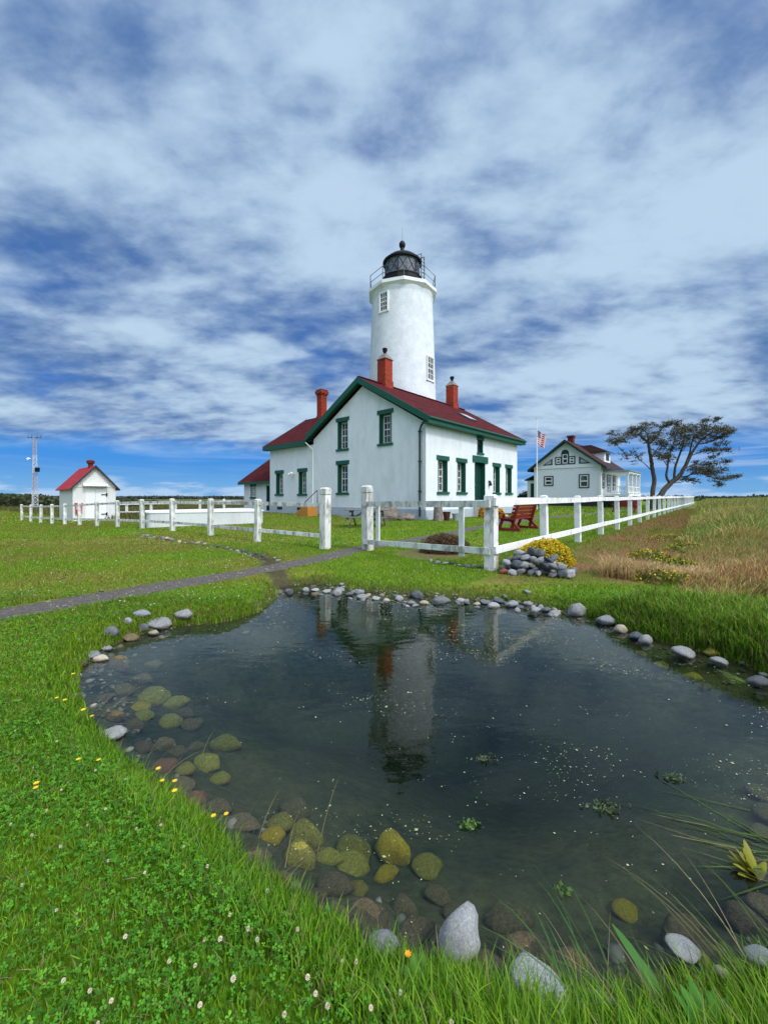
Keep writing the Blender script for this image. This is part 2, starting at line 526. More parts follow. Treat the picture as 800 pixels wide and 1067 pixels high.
# smooth the outline (Chaikin)
for _ in range(2):
    nx_ = np.roll(POND, -1, axis=0)
    POND = np.stack([0.75 * POND + 0.25 * nx_, 0.25 * POND + 0.75 * nx_], axis=1).reshape(-1, 2)

path_c = [(-6.9, 1.2), (-5.55, 2.9), (-4.35, 4.46), (-3.4, 5.7), (-2.5, 6.85), (-1.75, 7.9), (-1.15, 9.0), (-0.75, 9.9), (0.05, 11.0), (0.95, 12.1),
          (2.2, 14.0), (3.4, 15.9), (5.4, 19.0), (6.7, 22.5), (7.3, 25.6)]
path_b = [(5.2, 18.7), (7.2, 21.2), (9.6, 24.2), (13.0, 27.5), (17.2, 31.5), (24.0, 38.0)]
chan_px = [(142, 555), (172, 562), (203, 566), (232, 570), (264, 576), (284, 584)]
chan = [at(a, b, -0.02) for a, b in chan_px]
chan2 = [chan[-1], (-2.2, 7.55), (-1.78, 6.75), at(297, 613, ZW)]


def seg_dist(P, line):
    """distance of points P (n,2) to a polyline"""
    line = np.array(line, dtype=float)
    best = np.full(len(P), 1e9)
    for a, b in zip(line[:-1], line[1:]):
        ab = b - a
        t = np.clip(((P - a) @ ab) / (ab @ ab), 0, 1)
        d = np.hypot(*(P - (a + t[:, None] * ab)).T)
        best = np.minimum(best, d)
    return best


def pond_sd(P):
    """signed distance to the pond outline, positive outside"""
    P = np.asarray(P, dtype=float)
    sd_ = np.empty(len(P))
    lo, hi = POND.min(0) - 1.5, POND.max(0) + 1.5
    near = np.all((P > lo) & (P < hi), axis=1)
    sd_[~near] = 9.0
    Q = P[near]
    if len(Q):
        d = seg_dist(Q, np.vstack([POND, POND[:1]]))
        ins = np.zeros(len(Q), dtype=bool)
        x, y = Q[:, 0], Q[:, 1]
        A = POND; B = np.roll(POND, -1, axis=0)
        for (ax, ay), (bx, by) in zip(A, B):
            c = ((ay > y) != (by > y))
            xi = (bx - ax) * (y - ay) / (by - ay + 1e-12) + ax
            ins ^= c & (x < xi)
        sd_[near] = np.where(ins, -d, d)
    return sd_


def smooth(x, a, b):
    t = np.clip((x - a) / (b - a), 0, 1)
    return t * t * (3 - 2 * t)


_rg = np.random.RandomState(3).rand(64, 64)


def vnoise(x, y, s=1.0):
    """value noise 0..1"""
    x = np.asarray(x) * s + 100.3; y = np.asarray(y) * s + 57.7
    xi, yi = np.floor(x).astype(int), np.floor(y).astype(int)
    fx, fy = x - xi, y - yi
    fx = fx * fx * (3 - 2 * fx); fy = fy * fy * (3 - 2 * fy)
    g = lambda a, b: _rg[a % 64, b % 64]
    return (g(xi, yi) * (1 - fx) + g(xi + 1, yi) * fx) * (1 - fy) + (g(xi, yi + 1) * (1 - fx) + g(xi + 1, yi + 1) * fx) * fy


def fbm(x, y, s=1.0):
    return 0.5 * vnoise(x, y, s) + 0.3 * vnoise(x, y, s * 2.1) + 0.2 * vnoise(x, y, s * 4.3)


E0 = np.array([5.73, 7.69]); ED = np.array([0.625, 0.780])      # edge between the mown strip and the tall field
F0 = np.array([1.955, 7.19]); FD = np.array([0.65, 0.76])       # line of the long right-hand fence


def side_of(P, O, D):
    """positive to the right of the line O + t D"""
    q = np.asarray(P) - O
    return q[:, 0] * D[1] - q[:, 1] * D[0]


def ground_z(P, sd_=None):
    P = np.asarray(P, dtype=float)
    x, y = P[:, 0], P[:, 1]
    if sd_ is None:
        sd_ = pond_sd(P)
    z = -0.55 * smooth(-x, 6, 28) * smooth(y, 6, 20)
    z = z + 0.03 * (fbm(x, y, 0.7) - 0.5) * smooth(np.abs(sd_), 0.2, 0.8)
    fld = side_of(P, E0, ED)
    z = z + 0.30 * smooth(fld, 0.5, 14) * smooth(y, 5, 25)
    # channel, carried under the path
    dch = seg_dist(P, chan)
    offp = smooth(seg_dist(P, path_c), 0.50, 0.85)
    z = z - 0.13 * offp * (1 - smooth(dch, 0.08, 0.30)) * smooth(dch * 0 + 1, 0, 1)
    dc2 = seg_dist(P, chan2[1:])
    z = np.where((dc2 < 0.5) & (sd_ > 0), z - 0.16 * offp * (1 - smooth(dc2, 0.10, 0.42)), z)
    # bank and basin
    lip = 0.28 + 0.1 * vnoise(x, y, 3)
    out_ = ZW - 0.02 + (z - ZW + 0.02) * smooth(sd_, -0.02, lip)
    dep = -sd_
    inn = ZW - 0.02 - 0.20 * smooth(dep, 0, 0.45) - 0.75 * smooth(dep, 0.4, 2.2) + 0.04 * (fbm(x, y, 2.5) - 0.5)
    return np.where(sd_ > 0, out_, inn)


def gz(x, y):
    return float(ground_z(np.array([[x, y]]))[0])


rh = Vector((0.6685, 0.7437, 0)); lh = Vector((-0.7437, 0.6685, 0))
HA = math.atan2(rh.y, rh.x)


# ================================================================== GROUND, WATER, PATHS
def axis(lo, hi, fine, grow, far_lo, far_hi):
    a = list(np.arange(lo, hi + 1e-6, fine))
    st = fine; q = a[-1]
    while q < far_hi:
        st *= grow; q += st; a.append(q)
    st = fine; q = a[0]; pre = []
    while q > far_lo:
        st *= grow; q -= st; pre.append(q)
    return np.array(pre[::-1] + a)


gx = axis(-5.6, 7.0, 0.09, 1.07, -900, 900)
gy = axis(0.3, 9.6, 0.08, 1.06, -120, 900)
XX, YY = np.meshgrid(gx, gy)
GP = np.stack([XX.ravel(), YY.ravel()], axis=1)
GSD = pond_sd(GP)
GZ = ground_z(GP, GSD)


def mixn(a, b, t):
    return a * (1 - t[:, None]) + np.array(b)[None, :] * t[:, None]


def ground_col(P, sd_):
    """what grows or lies there: lawn, dry lawn, mown strip, wild field, mud, silt"""
    x, y = P[:, 0], P[:, 1]
    n1, n2, n3 = fbm(x, y, 0.35), fbm(x + 31, y - 12, 0.9), fbm(x - 7, y + 19, 2.6)
    c = np.tile(np.array([[0.098, 0.185, 0.012]]), (len(P), 1))
    c = mixn(c, (0.15, 0.205, 0.018), smooth(n2, 0.40, 0.72))
    # drier mown lawn west of the path and around the gate
    dry = smooth(-x - 0.5, 0, 2.5) * smooth(y, 3.5, 6.5) * smooth(n1 * 0.6 + n2 * 0.5, 0.38, 0.68)
    c = mixn(c, (0.185, 0.165, 0.035), 0.75 * dry)
    # mown strip right of the long fence: patchy brown
    stp = smooth(side_of(P, F0, FD), 0.0, 0.5) * (1 - smooth(side_of(P, E0, ED), -0.3, 0.3)) * smooth(y, 5.6, 6.6)
    brown = smooth(0.55 * n2 + 0.45 * n3, 0.40, 0.60)
    c = c * (1 - stp[:, None]) + (np.array([[0.115, 0.125, 0.022]]) * (1 - brown[:, None]) + np.array([[0.20, 0.115, 0.055]]) * brown[:, None]) * stp[:, None]
    fld = smooth(side_of(P, E0, ED), -0.2, 0.6) * smooth(y, 4.4, 5.6)
    fc = mixn(np.tile(np.array([[0.105, 0.130, 0.030]]), (len(P), 1)), (0.17, 0.115, 0.055), smooth(n2, 0.35, 0.65))
    c = c * (1 - fld[:, None]) + fc * fld[:, None]
    # wild ground beyond the left fence
    lf = smooth(side_of(P, np.array([-1.51, 10.1]), np.array([-2.22, 1.71])), 9.0, 14.0) * smooth(-x, 12, 18)
    wild = mixn(np.tile(np.array([[0.125, 0.115, 0.035]]), (len(P), 1)), (0.075, 0.095, 0.025), smooth(n1, 0.4, 0.6))
    c = c * (1 - lf[:, None]) + wild * lf[:, None]
    # banks, channel, silt
    mud = (1 - smooth(sd_, 0.06, 0.30)) * (sd_ > -0.02)
    c = mixn(c, (0.050, 0.040, 0.024), 0.9 * mud)
    dch = np.minimum(seg_dist(P, chan), seg_dist(P, chan2))
    c = mixn(c, (0.055, 0.045, 0.03), 0.9 * (1 - smooth(dch, 0.12, 0.30)))
    silt = (sd_ < 0).astype(float)
    sc = mixn(np.tile(np.array([[0.100, 0.096, 0.050]]), (len(P), 1)), (0.042, 0.054, 0.034), smooth(n3 * 0.5 + n2 * 0.5, 0.35, 0.65))
    c = c * (1 - silt[:, None]) + sc * silt[:, None]
    # bare patch under the gate panel
    db = np.hypot(x - 1.05, y - 9.2)
    c = mixn(c, (0.14, 0.095, 0.055), 0.8 * (1 - smooth(db + 0.8 * (n3 - 0.5), 0.5, 1.1)))
    return c


gm = bpy.data.materials.new("lawn_soil")
gm.use_nodes = True
t = gm.node_tree
b = t.nodes['Principled BSDF']; b.inputs['Roughness'].default_value = 0.95; b.inputs['Specular IOR Level'].default_value = 0.1
a = t.nodes.new('ShaderNodeAttribute'); a.attribute_name = 'Col'
c = t.nodes.new('ShaderNodeTexCoord')
nz1 = t.nodes.new('ShaderNodeTexNoise'); nz1.inputs['Scale'].default_value = 14; nz1.inputs['Detail'].default_value = 8; nz1.inputs['Roughness'].default_value = 0.7
t.links.new(c.outputs['Object'], nz1.inputs['Vector'])
mr_ = t.nodes.new('ShaderNodeMapRange'); mr_.inputs[1].default_value = 0.3; mr_.inputs[2].default_value = 0.7; mr_.inputs[3].default_value = 0.6; mr_.inputs[4].default_value = 1.4
t.links.new(nz1.outputs[0], mr_.inputs[0])
cc = t.nodes.new('ShaderNodeVectorMath'); cc.operation = 'SCALE'
t.links.new(a.outputs['Color'], cc.inputs[0]); t.links.new(mr_.outputs[0], cc.inputs['Scale'])
t.links.new(cc.outputs[0], b.inputs['Base Color'])
bp = t.nodes.new('ShaderNodeBump'); bp.inputs['Strength'].default_value = 0.6; bp.inputs['Distance'].default_value = 0.04
t.links.new(nz1.outputs[0], bp.inputs['Height']); t.links.new(bp.outputs[0], b.inputs['Normal'])

nxg, nyg = len(gx), len(gy)
ii, jj = np.meshgrid(np.arange(nxg - 1), np.arange(nyg - 1))
q0 = (jj * nxg + ii).ravel()
faces = np.stack([q0, q0 + 1, q0 + 1 + nxg, q0 + nxg], axis=1)
ground = big_mesh("ground", np.column_stack([GP, GZ]), faces, 4, gm, ground_col(GP, GSD), smooth=True)
tag(ground, "grassy ground with lawn, mown strip and wild field", "ground", kind="structure")

# the sea beyond the spit
sm = mat('sea_water', (0.03, 0.10, 0.17), 0.15, 0.1, 0.01, 0.2, 0.3)
mb = MB()
mb.box((-14000, 300, -3.0), (14000, 14000, -1.2))
tag(mb.build("sea", sm), "blue sea beyond the spit", "sea", kind="structure")


def ribbon(name, line, width, label, lift=0.016):
    line = [Vector((p[0], p[1], 0)) for p in line]
    # Catmull-Rom
    pts = []
    for i in range(len(line) - 1):
        p0, p1, p2, p3 = line[max(i - 1, 0)], line[i], line[i + 1], line[min(i + 2, len(line) - 1)]
        n = max(4, int((p2 - p1).length / 0.12))
        for k in range(n):
            u = k / n
            pts.append(0.5 * ((2 * p1) + (p2 - p0) * u + (2 * p0 - 5 * p1 + 4 * p2 - p3) * u * u + (3 * p1 - p0 - 3 * p2 + p3) * u ** 3))
    pts.append(line[-1])
    V, Fc = [], []
    nc = 7
    for i, p in enumerate(pts):
        d = (pts[min(i + 1, len(pts) - 1)] - pts[max(i - 1, 0)]).normalized()
        s = Vector((d.y, -d.x, 0))
        wl = width / 2 * (1 + 0.16 * (mnoise.noise(Vector((i * 0.21, 3.1, width)))))
        wr = width / 2 * (1 + 0.16 * (mnoise.noise(Vector((i * 0.19, 9.4, width)))))
        for k in range(nc):
            u = k / (nc - 1) * 2 - 1
            q = p + s * (u * (wr if u > 0 else wl))
            V.append((q.x, q.y, lift - (0.035 if abs(u) > 0.99 else 0.0)))
    V = np.array(V)
    V[:, 2] += ground_z(V[:, :2])
    for i in range(len(pts) - 1):
        for k in range(nc - 1):
            o = i * nc + k
            Fc.append((o, o + 1, o + nc + 1, o + nc))
    ob = big_mesh(name, V, np.array(Fc), 4, M['path'], smooth=True)
    tag(ob, label, "path", kind="structure")
    return np.array([(p.x, p.y) for p in pts])


PATH = ribbon("path", path_c, 0.76, "grey gravel path curving through the gate to the house door")
PATHB = ribbon("path", path_b, 0.9, "grey path running on to the second house", lift=0.026)

# ---- pond water: a clear sheet over an absorbing body
wm = bpy.data.materials.new("pond_water")
wm.use_nodes = True
t = wm.node_tree; t.nodes.clear()
o_ = t.nodes.new('ShaderNodeOutputMaterial')
tr = t.nodes.new('ShaderNodeBsdfTransparent'); tr.inputs[0].default_value = (0.86, 0.92, 0.88, 1)
gl = t.nodes.new('ShaderNodeBsdfGlossy'); gl.inputs['Roughness'].default_value = 0.015; gl.inputs['Color'].default_value = (0.95, 0.97, 1, 1)
fr = t.nodes.new('ShaderNodeFresnel'); fr.inputs['IOR'].default_value = 1.37
c = t.nodes.new('ShaderNodeTexCoord')
mp = t.nodes.new('ShaderNodeMapping'); mp.inputs['Scale'].default_value = (1.0, 1.9, 1); mp.inputs['Rotation'].default_value = (0, 0, R(-20))
t.links.new(c.outputs['Object'], mp.inputs[0])
nz1 = t.nodes.new('ShaderNodeTexNoise'); nz1.inputs['Scale'].default_value = 5.0; nz1.inputs['Detail'].default_value = 4; nz1.inputs['Roughness'].default_value = 0.5
t.links.new(mp.outputs[0], nz1.inputs['Vector'])
bp = t.nodes.new('ShaderNodeBump'); bp.inputs['Strength'].default_value = 0.06; bp.inputs['Distance'].default_value = 0.03
t.links.new(nz1.outputs[0], bp.inputs['Height'])
t.links.new(bp.outputs[0], gl.inputs['Normal']); t.links.new(bp.outputs[0], fr.inputs['Normal'])
ms_ = t.nodes.new('ShaderNodeMixShader')
t.links.new(fr.outputs[0], ms_.inputs[0]); t.links.new(tr.outputs[0], ms_.inputs[1]); t.links.new(gl.outputs[0], ms_.inputs[2])
va = t.nodes.new('ShaderNodeVolumeAbsorption'); va.inputs['Color'].default_value = (0.53, 0.66, 0.52, 1); va.inputs['Density'].default_value = 1.95
t.links.new(ms_.outputs[0], o_.inputs['Surface']); t.links.new(va.outputs[0], o_.inputs['Volume'])
nrm = np.roll(POND, -1, 0) - np.roll(POND, 1, 0)
nrm = np.stack([nrm[:, 1], -nrm[:, 0]], 1); nrm /= np.linalg.norm(nrm, axis=1)[:, None]
if pond_sd(POND[:1] + nrm[:1] * 0.1)[0] < 0:
    nrm = -nrm
OUT = POND + nrm * 0.16
mb = MB()
k = len(OUT)
mb.add([(x, y, ZW) for x, y in OUT] + [(x, y, -1.7) for x, y in OUT],
       [tuple(range(k)), tuple(range(2 * k - 1, k - 1, -1))] + [(i, (i + 1) % k, (i + 1) % k + k, i + k) for i in range(k)])
tag(mb.build("pond_water", wm), "dark clear water of the garden pond", "pond", kind="structure")


# ================================================================== BUILDINGS
class Face:
    """a wall plane: O origin, a along it, n outward"""
    def __init__(self, O, a, n):
        self.O, self.a, self.n = Vector(O), Vector(a), Vector(n)

    def P(self, s, z, d=0.0):
        return self.O + self.a * s + self.n * d + Vector((0, 0, z))

    def box(self, mb, s0, s1, z0, z1, d0, d1):
        P = self.P
        mb.hexa([P(s0, z0, d0), P(s1, z0, d0), P(s1, z0, d1), P(s0, z0, d1), P(s0, z1, d0), P(s1, z1, d0), P(s1, z1, d1), P(s0, z1, d1)])

    def sheet(self, mb, outline, holes=(), d=0.0):
        """the wall with real openings: cells between the openings, clipped to the outline"""
        ss = sorted({p[0] for p in outline} | {h[0] for h in holes} | {h[1] for h in holes})
        zs = sorted({p[1] for p in outline} | {h[2] for h in holes} | {h[3] for h in holes})
        for i in range(len(ss) - 1):
            for j in range(len(zs) - 1):
                cs, cz = (ss[i] + ss[i + 1]) / 2, (zs[j] + zs[j + 1]) / 2
                if any(h[0] < cs < h[1] and h[2] < cz < h[3] for h in holes):
                    continue
                poly = [(ss[i], zs[j]), (ss[i + 1], zs[j]), (ss[i + 1], zs[j + 1]), (ss[i], zs[j + 1])]
                n = len(outline)
                for k in range(n):
                    (ax, ay), (bx, by) = outline[k], outline[(k + 1) % n]
                    side = lambda p: (bx - ax) * (p[1] - ay) - (by - ay) * (p[0] - ax)
                    new = []
                    for m_ in range(len(poly)):
                        p, q = poly[m_], poly[(m_ + 1) % len(poly)]
                        fp, fq = side(p), side(q)
                        if fp >= -1e-9: new.append(p)
                        if fp * fq < -1e-12:
                            u = fp / (fp - fq)
                            new.append((p[0] + (q[0] - p[0]) * u, p[1] + (q[1] - p[1]) * u))
                    poly = new
                    if len(poly) < 3: break
                if len(poly) >= 3:
                    mb.add([self.P(s, z, d) for s, z in poly], [tuple(range(len(poly)))])


def sash_parts(Fc, s0, s1, z0, z1, depth, parent, nx=3, nz=4, bar=0.035, frm=0.075, mat_='sash', meet=True):
    """white sash with glazing bars, and its pane"""
    m = MB()
    a, b = -depth, -depth + 0.05
    Fc.box(m, s0, s0 + frm, z0, z1, a, b); Fc.box(m, s1 - frm, s1, z0, z1, a, b)
    Fc.box(m, s0 + frm, s1 - frm, z0, z0 + frm, a, b); Fc.box(m, s0 + frm, s1 - frm, z1 - frm, z1, a, b)
    for i in range(1, nx):
        s = s0 + frm + (s1 - s0 - 2 * frm) * i / nx
        Fc.box(m, s - bar / 2, s + bar / 2, z0 + frm, z1 - frm, a + 0.004, b - 0.008)
    for i in range(1, nz):
        z = z0 + frm + (z1 - z0 - 2 * frm) * i / nz
        h = bar / 2 if not (meet and i * 2 == nz) else bar * 0.9
        Fc.box(m, s0 + frm, s1 - frm, z - h, z + h, a + 0.002, b - 0.004)
    sa = m.build('sash', M[mat_], parent)
    m = MB()
    Fc.box(m, s0 + 0.01, s1 - 0.01, z0 + 0.01, z1 - 0.01, a - 0.03, a + 0.012)
    pn = m.build('pane', M['glass'], parent)
    return sa, pn


def green_window(Fc, c, ztop, zsill, house, wd=0.98, lint=1.32, depth=0.36):
    """window in a deep painted reveal with lintel and sill; returns its opening"""
    s0, s1, z0, z1 = c - wd / 2, c + wd / 2, zsill + 0.14, ztop - 0.26
    m = MB()
    Fc.box(m, c - lint / 2, c + lint / 2, z1, ztop, -0.05, 0.05)
    Fc.box(m, c - lint / 2 + 0.03, c + lint / 2 - 0.03, zsill, z0, -0.05, 0.09)
    r = 0.045
    Fc.box(m, s0 - 0.02, s0 + r, z0, z1, -depth - 0.05, 0.012); Fc.box(m, s1 - r, s1 + 0.02, z0, z1, -depth - 0.05, 0.012)
    Fc.box(m, s0 + r, s1 - r, z0 - 0.01, z0 + 0.03, -depth - 0.05, -0.051); Fc.box(m, s0 + r, s1 - r, z1 - 0.03, z1 + 0.01, -depth - 0.05, -0.051)
    wn = m.build('window', M['green'], house)
    sash_parts(Fc, s0 + r, s1 - r, z0 + 0.03, z1 - 0.03, depth, wn)
    return (s0, s1, z0, z1)


def chimney(house, x, y, ztop, zbase, w_, m, pot=True, flare=False):
    mb = MB(); h = w_ / 2
    mb.box((x - h, y - h, zbase), (x + h, y + h, ztop))
    ch = mb.build('chimney', M[m], house, bevel=0.012)
    if flare:
        mb = MB()
        mb.box((x - h - 0.06, y - h - 0.06, ztop - 0.42), (x + h + 0.06, y + h + 0.06, ztop - 0.32))
        mb.box((x - h - 0.12, y - h - 0.12, ztop - 0.32), (x + h + 0.12, y + h + 0.12, ztop - 0.06))
        mb.build('corbel', M[m], ch, bevel=0.01)
        mb = MB(); mb.box((x - h - 0.05, y - h - 0.05, ztop - 0.059), (x + h + 0.05, y + h + 0.05, ztop + 0.06))
        mb.build('cap', M['dark_brick'], ch, bevel=0.01)
        mb = MB()
        mb.box((x - h - 0.05, y - h - 0.05, zbase), (x + h + 0.05, y + h + 0.05, zbase + 0.75)); mb.build('base_course', M[m], ch, bevel=0.01)
    else:
        mb = MB(); g = h + 0.06
        mb.add([(x - g, y - g, ztop), (x + g, y - g, ztop), (x + g, y + g, ztop), (x - g, y + g, ztop),
                (x - .13, y - .13, ztop + 0.42), (x + .13, y - .13, ztop + 0.42), (x + .13, y + .13, ztop + 0.42), (x - .13, y + .13, ztop + 0.42)],
               [(3, 2, 1, 0), (4, 5, 6, 7), (0, 1, 5, 4), (1, 2, 6, 5), (2, 3, 7, 6), (3, 0, 4, 7)])
        mb.build('cap', M['chimney_cap'], ch)
        if pot:
            mb = MB(); mb.lathe([(0.11, 0.42), (0.10, 0.52), (0.17, 0.66), (0.18, 0.80), (0.12, 0.84)], 12, (x, y, ztop))
            mb.build('chimney_pot', M['iron'], ch, smooth=True)
        mb = MB(); mb.box((x - h - 0.05, y - h - 0.05, zbase), (x + h + 0.05, y + h + 0.05, zbase + 0.95)); mb.build('flashing_course', M[m], ch, bevel=0.01)
    return ch


# ---- keeper's house: local x along the front (door side), local y along the gable end
hs = empty("keepers_house", (2.354, 22.14, 0), HA)
tag(hs, "white stucco lighthouse dwelling with maroon roof, green trim and three red chimneys", "house")
U, V_, ZE = 12.29, 10.1, 5.50          # front length, gable width, wall height
ZR = 8.87
front = Face((0, 0, 0), (1, 0, 0), (0, -1, 0))
gable = Face((0, 0, 0), (0, 1, 0), (-1, 0, 0))
wing = Face((0, V_, 0), (0, 1, 0), (-1, 0, 0))
hf = [green_window(front, s, 3.75, 1.46, hs) for s in (1.70, 3.83, 8.70, 10.74)]
# door with its lintel, and the little window over it
mb = MB()
front.box(mb, 5.21, 7.29, 3.62, 4.06, -0.05, 0.07)
for a_, b_ in ((5.50, 5.56), (6.90, 6.96)):
    front.box(mb, a_, b_, 1.08, 3.62, -0.33, 0.012)
dr = mb.build('door', M['green'], hs)
mb = MB(); front.box(mb, 6.02, 6.90, 1.08, 3.62, -0.36, -0.30)
for z0_, z1_ in ((1.3, 2.1), (2.3, 3.4)):
    front.box(mb, 6.14, 6.42, z0_, z1_, -0.301, -0.275); front.box(mb, 6.50, 6.78, z0_, z1_, -0.301, -0.275)
mb.build('door_leaf', M['green_door'], dr)
mb = MB(); front.box(mb, 5.56, 6.02, 1.08, 3.62, -0.36, -0.28); mb.build('side_panel', M['green_door'], dr)
mb = MB(); front.box(mb, 5.62, 5.94, 2.75, 3.35, -0.285, -0.26); front.box(mb, 5.60, 5.70, 1.3, 2.6, -0.285, -0.262); mb.build('sidelight', M['sash'], dr)
mb = MB(); mb.tube([front.P(6.14, 2.05, -0.28), front.P(6.14, 2.05, -0.20)], 0.04, 8); mb.build('door_handle', M['rail_metal'], dr)
hf.append((5.50, 6.96, 1.08, 3.62))
mb = MB()
front.box(mb, 5.79, 6.71, 4.17, 4.30, -0.05, 0.08); front.box(mb, 5.77, 6.73, 5.16, 5.42, -0.05, 0.05)
front.box(mb, 5.85, 5.94, 4.30, 5.16, -0.25, 0.012); front.box(mb, 6.56, 6.65, 4.30, 5.16, -0.25, 0.012)
sw = mb.build('window', M['green'], hs)
mb = MB(); front.box(mb, 5.94, 6.56, 4.30, 5.16, -0.22, -0.18); mb.build('pane', M['glass'], sw)
hf.append((5.85, 6.65, 4.30, 5.16))
hg = [green_window(gable, 3.05, 6.67, 4.45, hs), green_window(gable, 6.94, 6.70, 4.42, hs), green_window(gable, 6.94, 3.77, 1.44, hs)]
hw = [green_window(wing, 14.52 - V_, 3.44, 1.38, hs, 0.92, 1.24), green_window(wing, 11.45 - V_, 3.46, 1.38, hs, 0.92, 1.24)]
mb = MB()
front.sheet(mb, [(0, 0), (U, 0), (U, ZE), (0, ZE)], hf)
gable.sheet(mb, [(0, 0), (V_, 0), (V_, ZE), (V_ / 2, ZE + 2.97), (0, ZE)], hg)
Face((U, 0, 0), (0, 1, 0), (1, 0, 0)).sheet(mb, [(0, 0), (V_, 0), (V_, ZE), (V_ / 2, ZE + 2.97), (0, ZE)])
Face((0, V_, 0), (1, 0, 0), (0, 1, 0)).sheet(mb, [(0, 0), (U, 0), (U, ZE), (0, ZE)])
wing.sheet(mb, [(0, 0), (5.82, 0), (5.82, 5.14), (0, 5.14)], hw)
Face((0, V_ + 5.82, 0), (1, 0, 0), (0, 1, 0)).sheet(mb, [(0, 0), (8, 0), (8, 5.14), (4, 7.9), (0, 5.14)])
Face((8, V_, 0), (0, 1, 0), (1, 0, 0)).sheet(mb, [(0, 0), (5.82, 0), (5.82, 5.14), (0, 5.14)])
mb.build('wall', M['stucco'], hs)
# grey corner strip and plinth
mb = MB()
gable.box(mb, 0.0, V_ - 0.15, -0.3, 0.60, 0.002, 0.05); wing.box(mb, 0.05, 5.82, -0.3, 0.60, 0.002, 0.05)
front.box(mb, -0.05, U + 0.05, -0.3, 0.55, 0.002, 0.05)
mb.build('plinth', M['plinth'], hs)
for s in (3.95, 1.25):
    mb = MB(); wing.box(mb, s, s + 0.7, 0.28, 0.50, 0.04, 0.07); mb.build('vent', M['dark_under'], hs)
# roofs
SL = (9.0 - 5.79) / 5.5


def slab(poly, th, name, m):
    mb = MB(); mb.prism(poly, (0, 0, -th)); return mb.build(name, M[m], hs)


u0, u1 = -0.40, U + 0.40
zr = lambda v: 9.0 - SL * abs(v - V_ / 2)
r_ = slab([(u0, -0.45, zr(-0.45)), (u1, -0.45, zr(-0.45)), (u1, V_ / 2, 9.0), (u0, V_ / 2, 9.0)], 0.13, 'roof', 'roof')
slab([(u0, V_ / 2, 9.0), (u1, V_ / 2, 9.0), (u1, V_ + 0.45, zr(V_ + 0.45)), (u0, V_ + 0.45, zr(V_ + 0.45))], 0.13, 'roof', 'roof')
mb = MB(); mb.beam((u0, V_ / 2, 9.02), (u1, V_ / 2, 9.02), 0.22, 0.07); mb.build('ridge_cap', M['roof'], r_)
mb = MB()
for x0 in (u0 - 0.045, u1):            # rake boards
    for (va_, vb_) in ((-0.50, V_ / 2), (V_ / 2, V_ + 0.50)):
        mb.prism([(x0, va_, zr(va_) + 0.02), (x0, vb_, zr(vb_) + 0.02), (x0, vb_, zr(vb_) - 0.40), (x0, va_, zr(va_) - 0.36)], (0.045, 0, 0))
    # soffit moulding behind the rake
for (va_, vb_) in ((-0.40, V_ / 2), (V_ / 2, V_ + 0.40)):
    mb.prism([(u0 + 0.002, va_, zr(va_) - 0.135), (u0 + 0.002, vb_, zr(vb_) - 0.135), (u0 + 0.002, vb_, zr(vb_) - 0.26), (u0 + 0.002, va_, zr(va_) - 0.26)], (0.398, 0, 0))
mb.box((u0, -0.495, 5.40), (u1, -0.455, 5.78)); mb.box((u0, -0.45, 5.40), (u1, -0.005, 5.47))
mb.box((u0, V_ + 0.455, 5.40), (u1, V_ + 0.495, 5.78))
mb.build('fascia', M['green'], hs)
mb = MB(); mb.tube([(u0 - 0.03, -0.55, 5.68), (u1 + 0.03, -0.55, 5.66)], 0.065, 8); mb.build('gutter', M['green'], hs, smooth=True)
zw_ = lambda u: 8.35 - 0.657 * abs(u - 4.0)
slab([(-0.4, V_ + 0.47, zw_(-0.4)), (0.0, V_ + 0.30, zw_(0.0)), (4, 6.0, 8.35), (4, V_ + 6.2, 8.35), (-0.4, V_ + 6.2, zw_(-0.4))], 0.13, 'roof', 'roof')
slab([(8.4, V_ + 0.47, zw_(8.4)), (8.4, V_ + 6.2, zw_(8.4)), (4, V_ + 6.2, 8.35), (4, 6.0, 8.35)], 0.13, 'roof', 'roof')
mb = MB()
for (ua_, ub_) in ((-0.44, 4.0), (4.0, 8.44)):
    mb.prism([(ua_, V_ + 6.2, zw_(ua_) + 0.02), (ub_, V_ + 6.2, zw_(ub_) + 0.02), (ub_, V_ + 6.2, zw_(ub_) - 0.30), (ua_, V_ + 6.2, zw_(ua_) - 0.30)], (0, 0.05, 0))
mb.box((-0.445, V_ + 0.50, 5.10), (-0.405, V_ + 6.2, 5.44)); mb.box((-0.40, V_ + 0.5, 5.10), (-0.005, V_ + 6.2, 5.15))
mb.build('fascia', M['green'], hs)
# lean addition at the end of the wing
an = Face((0.5, V_ + 5.82, 0), (0, 1, 0), (-1, 0, 0))
ah = [green_window(an, 3.55, 2.50, 1.12, hs, 0.8, 1.05, 0.12)]
mb = MB(); an.box(mb, 0.35, 1.25, 0.1, 2.25, -0.10, -0.06); an.box(mb, 0.28, 0.35, 0.1, 2.32, -0.1, 0.02); an.box(mb, 1.25, 1.32, 0.1, 2.32, -0.1, 0.02)
mb.build('door', M['green_door'], hs)
ah.append((0.35, 1.25, 0.1, 2.25))
mb = MB()
an.sheet(mb, [(0, -0.6), (5.17, -0.6), (5.17, 2.62), (0, 2.62)], ah)
Face((0.5, V_ + 5.82 + 5.17, 0), (1, 0, 0), (0, 1, 0)).sheet(mb, [(0, -0.6), (6.5, -0.6), (6.5, 2.62), (3.25, 4.9), (0, 2.62)])
mb.build('wall', M['stucco'], hs)
za_ = lambda u: 5.25 - 0.72 * abs(u - 3.75)
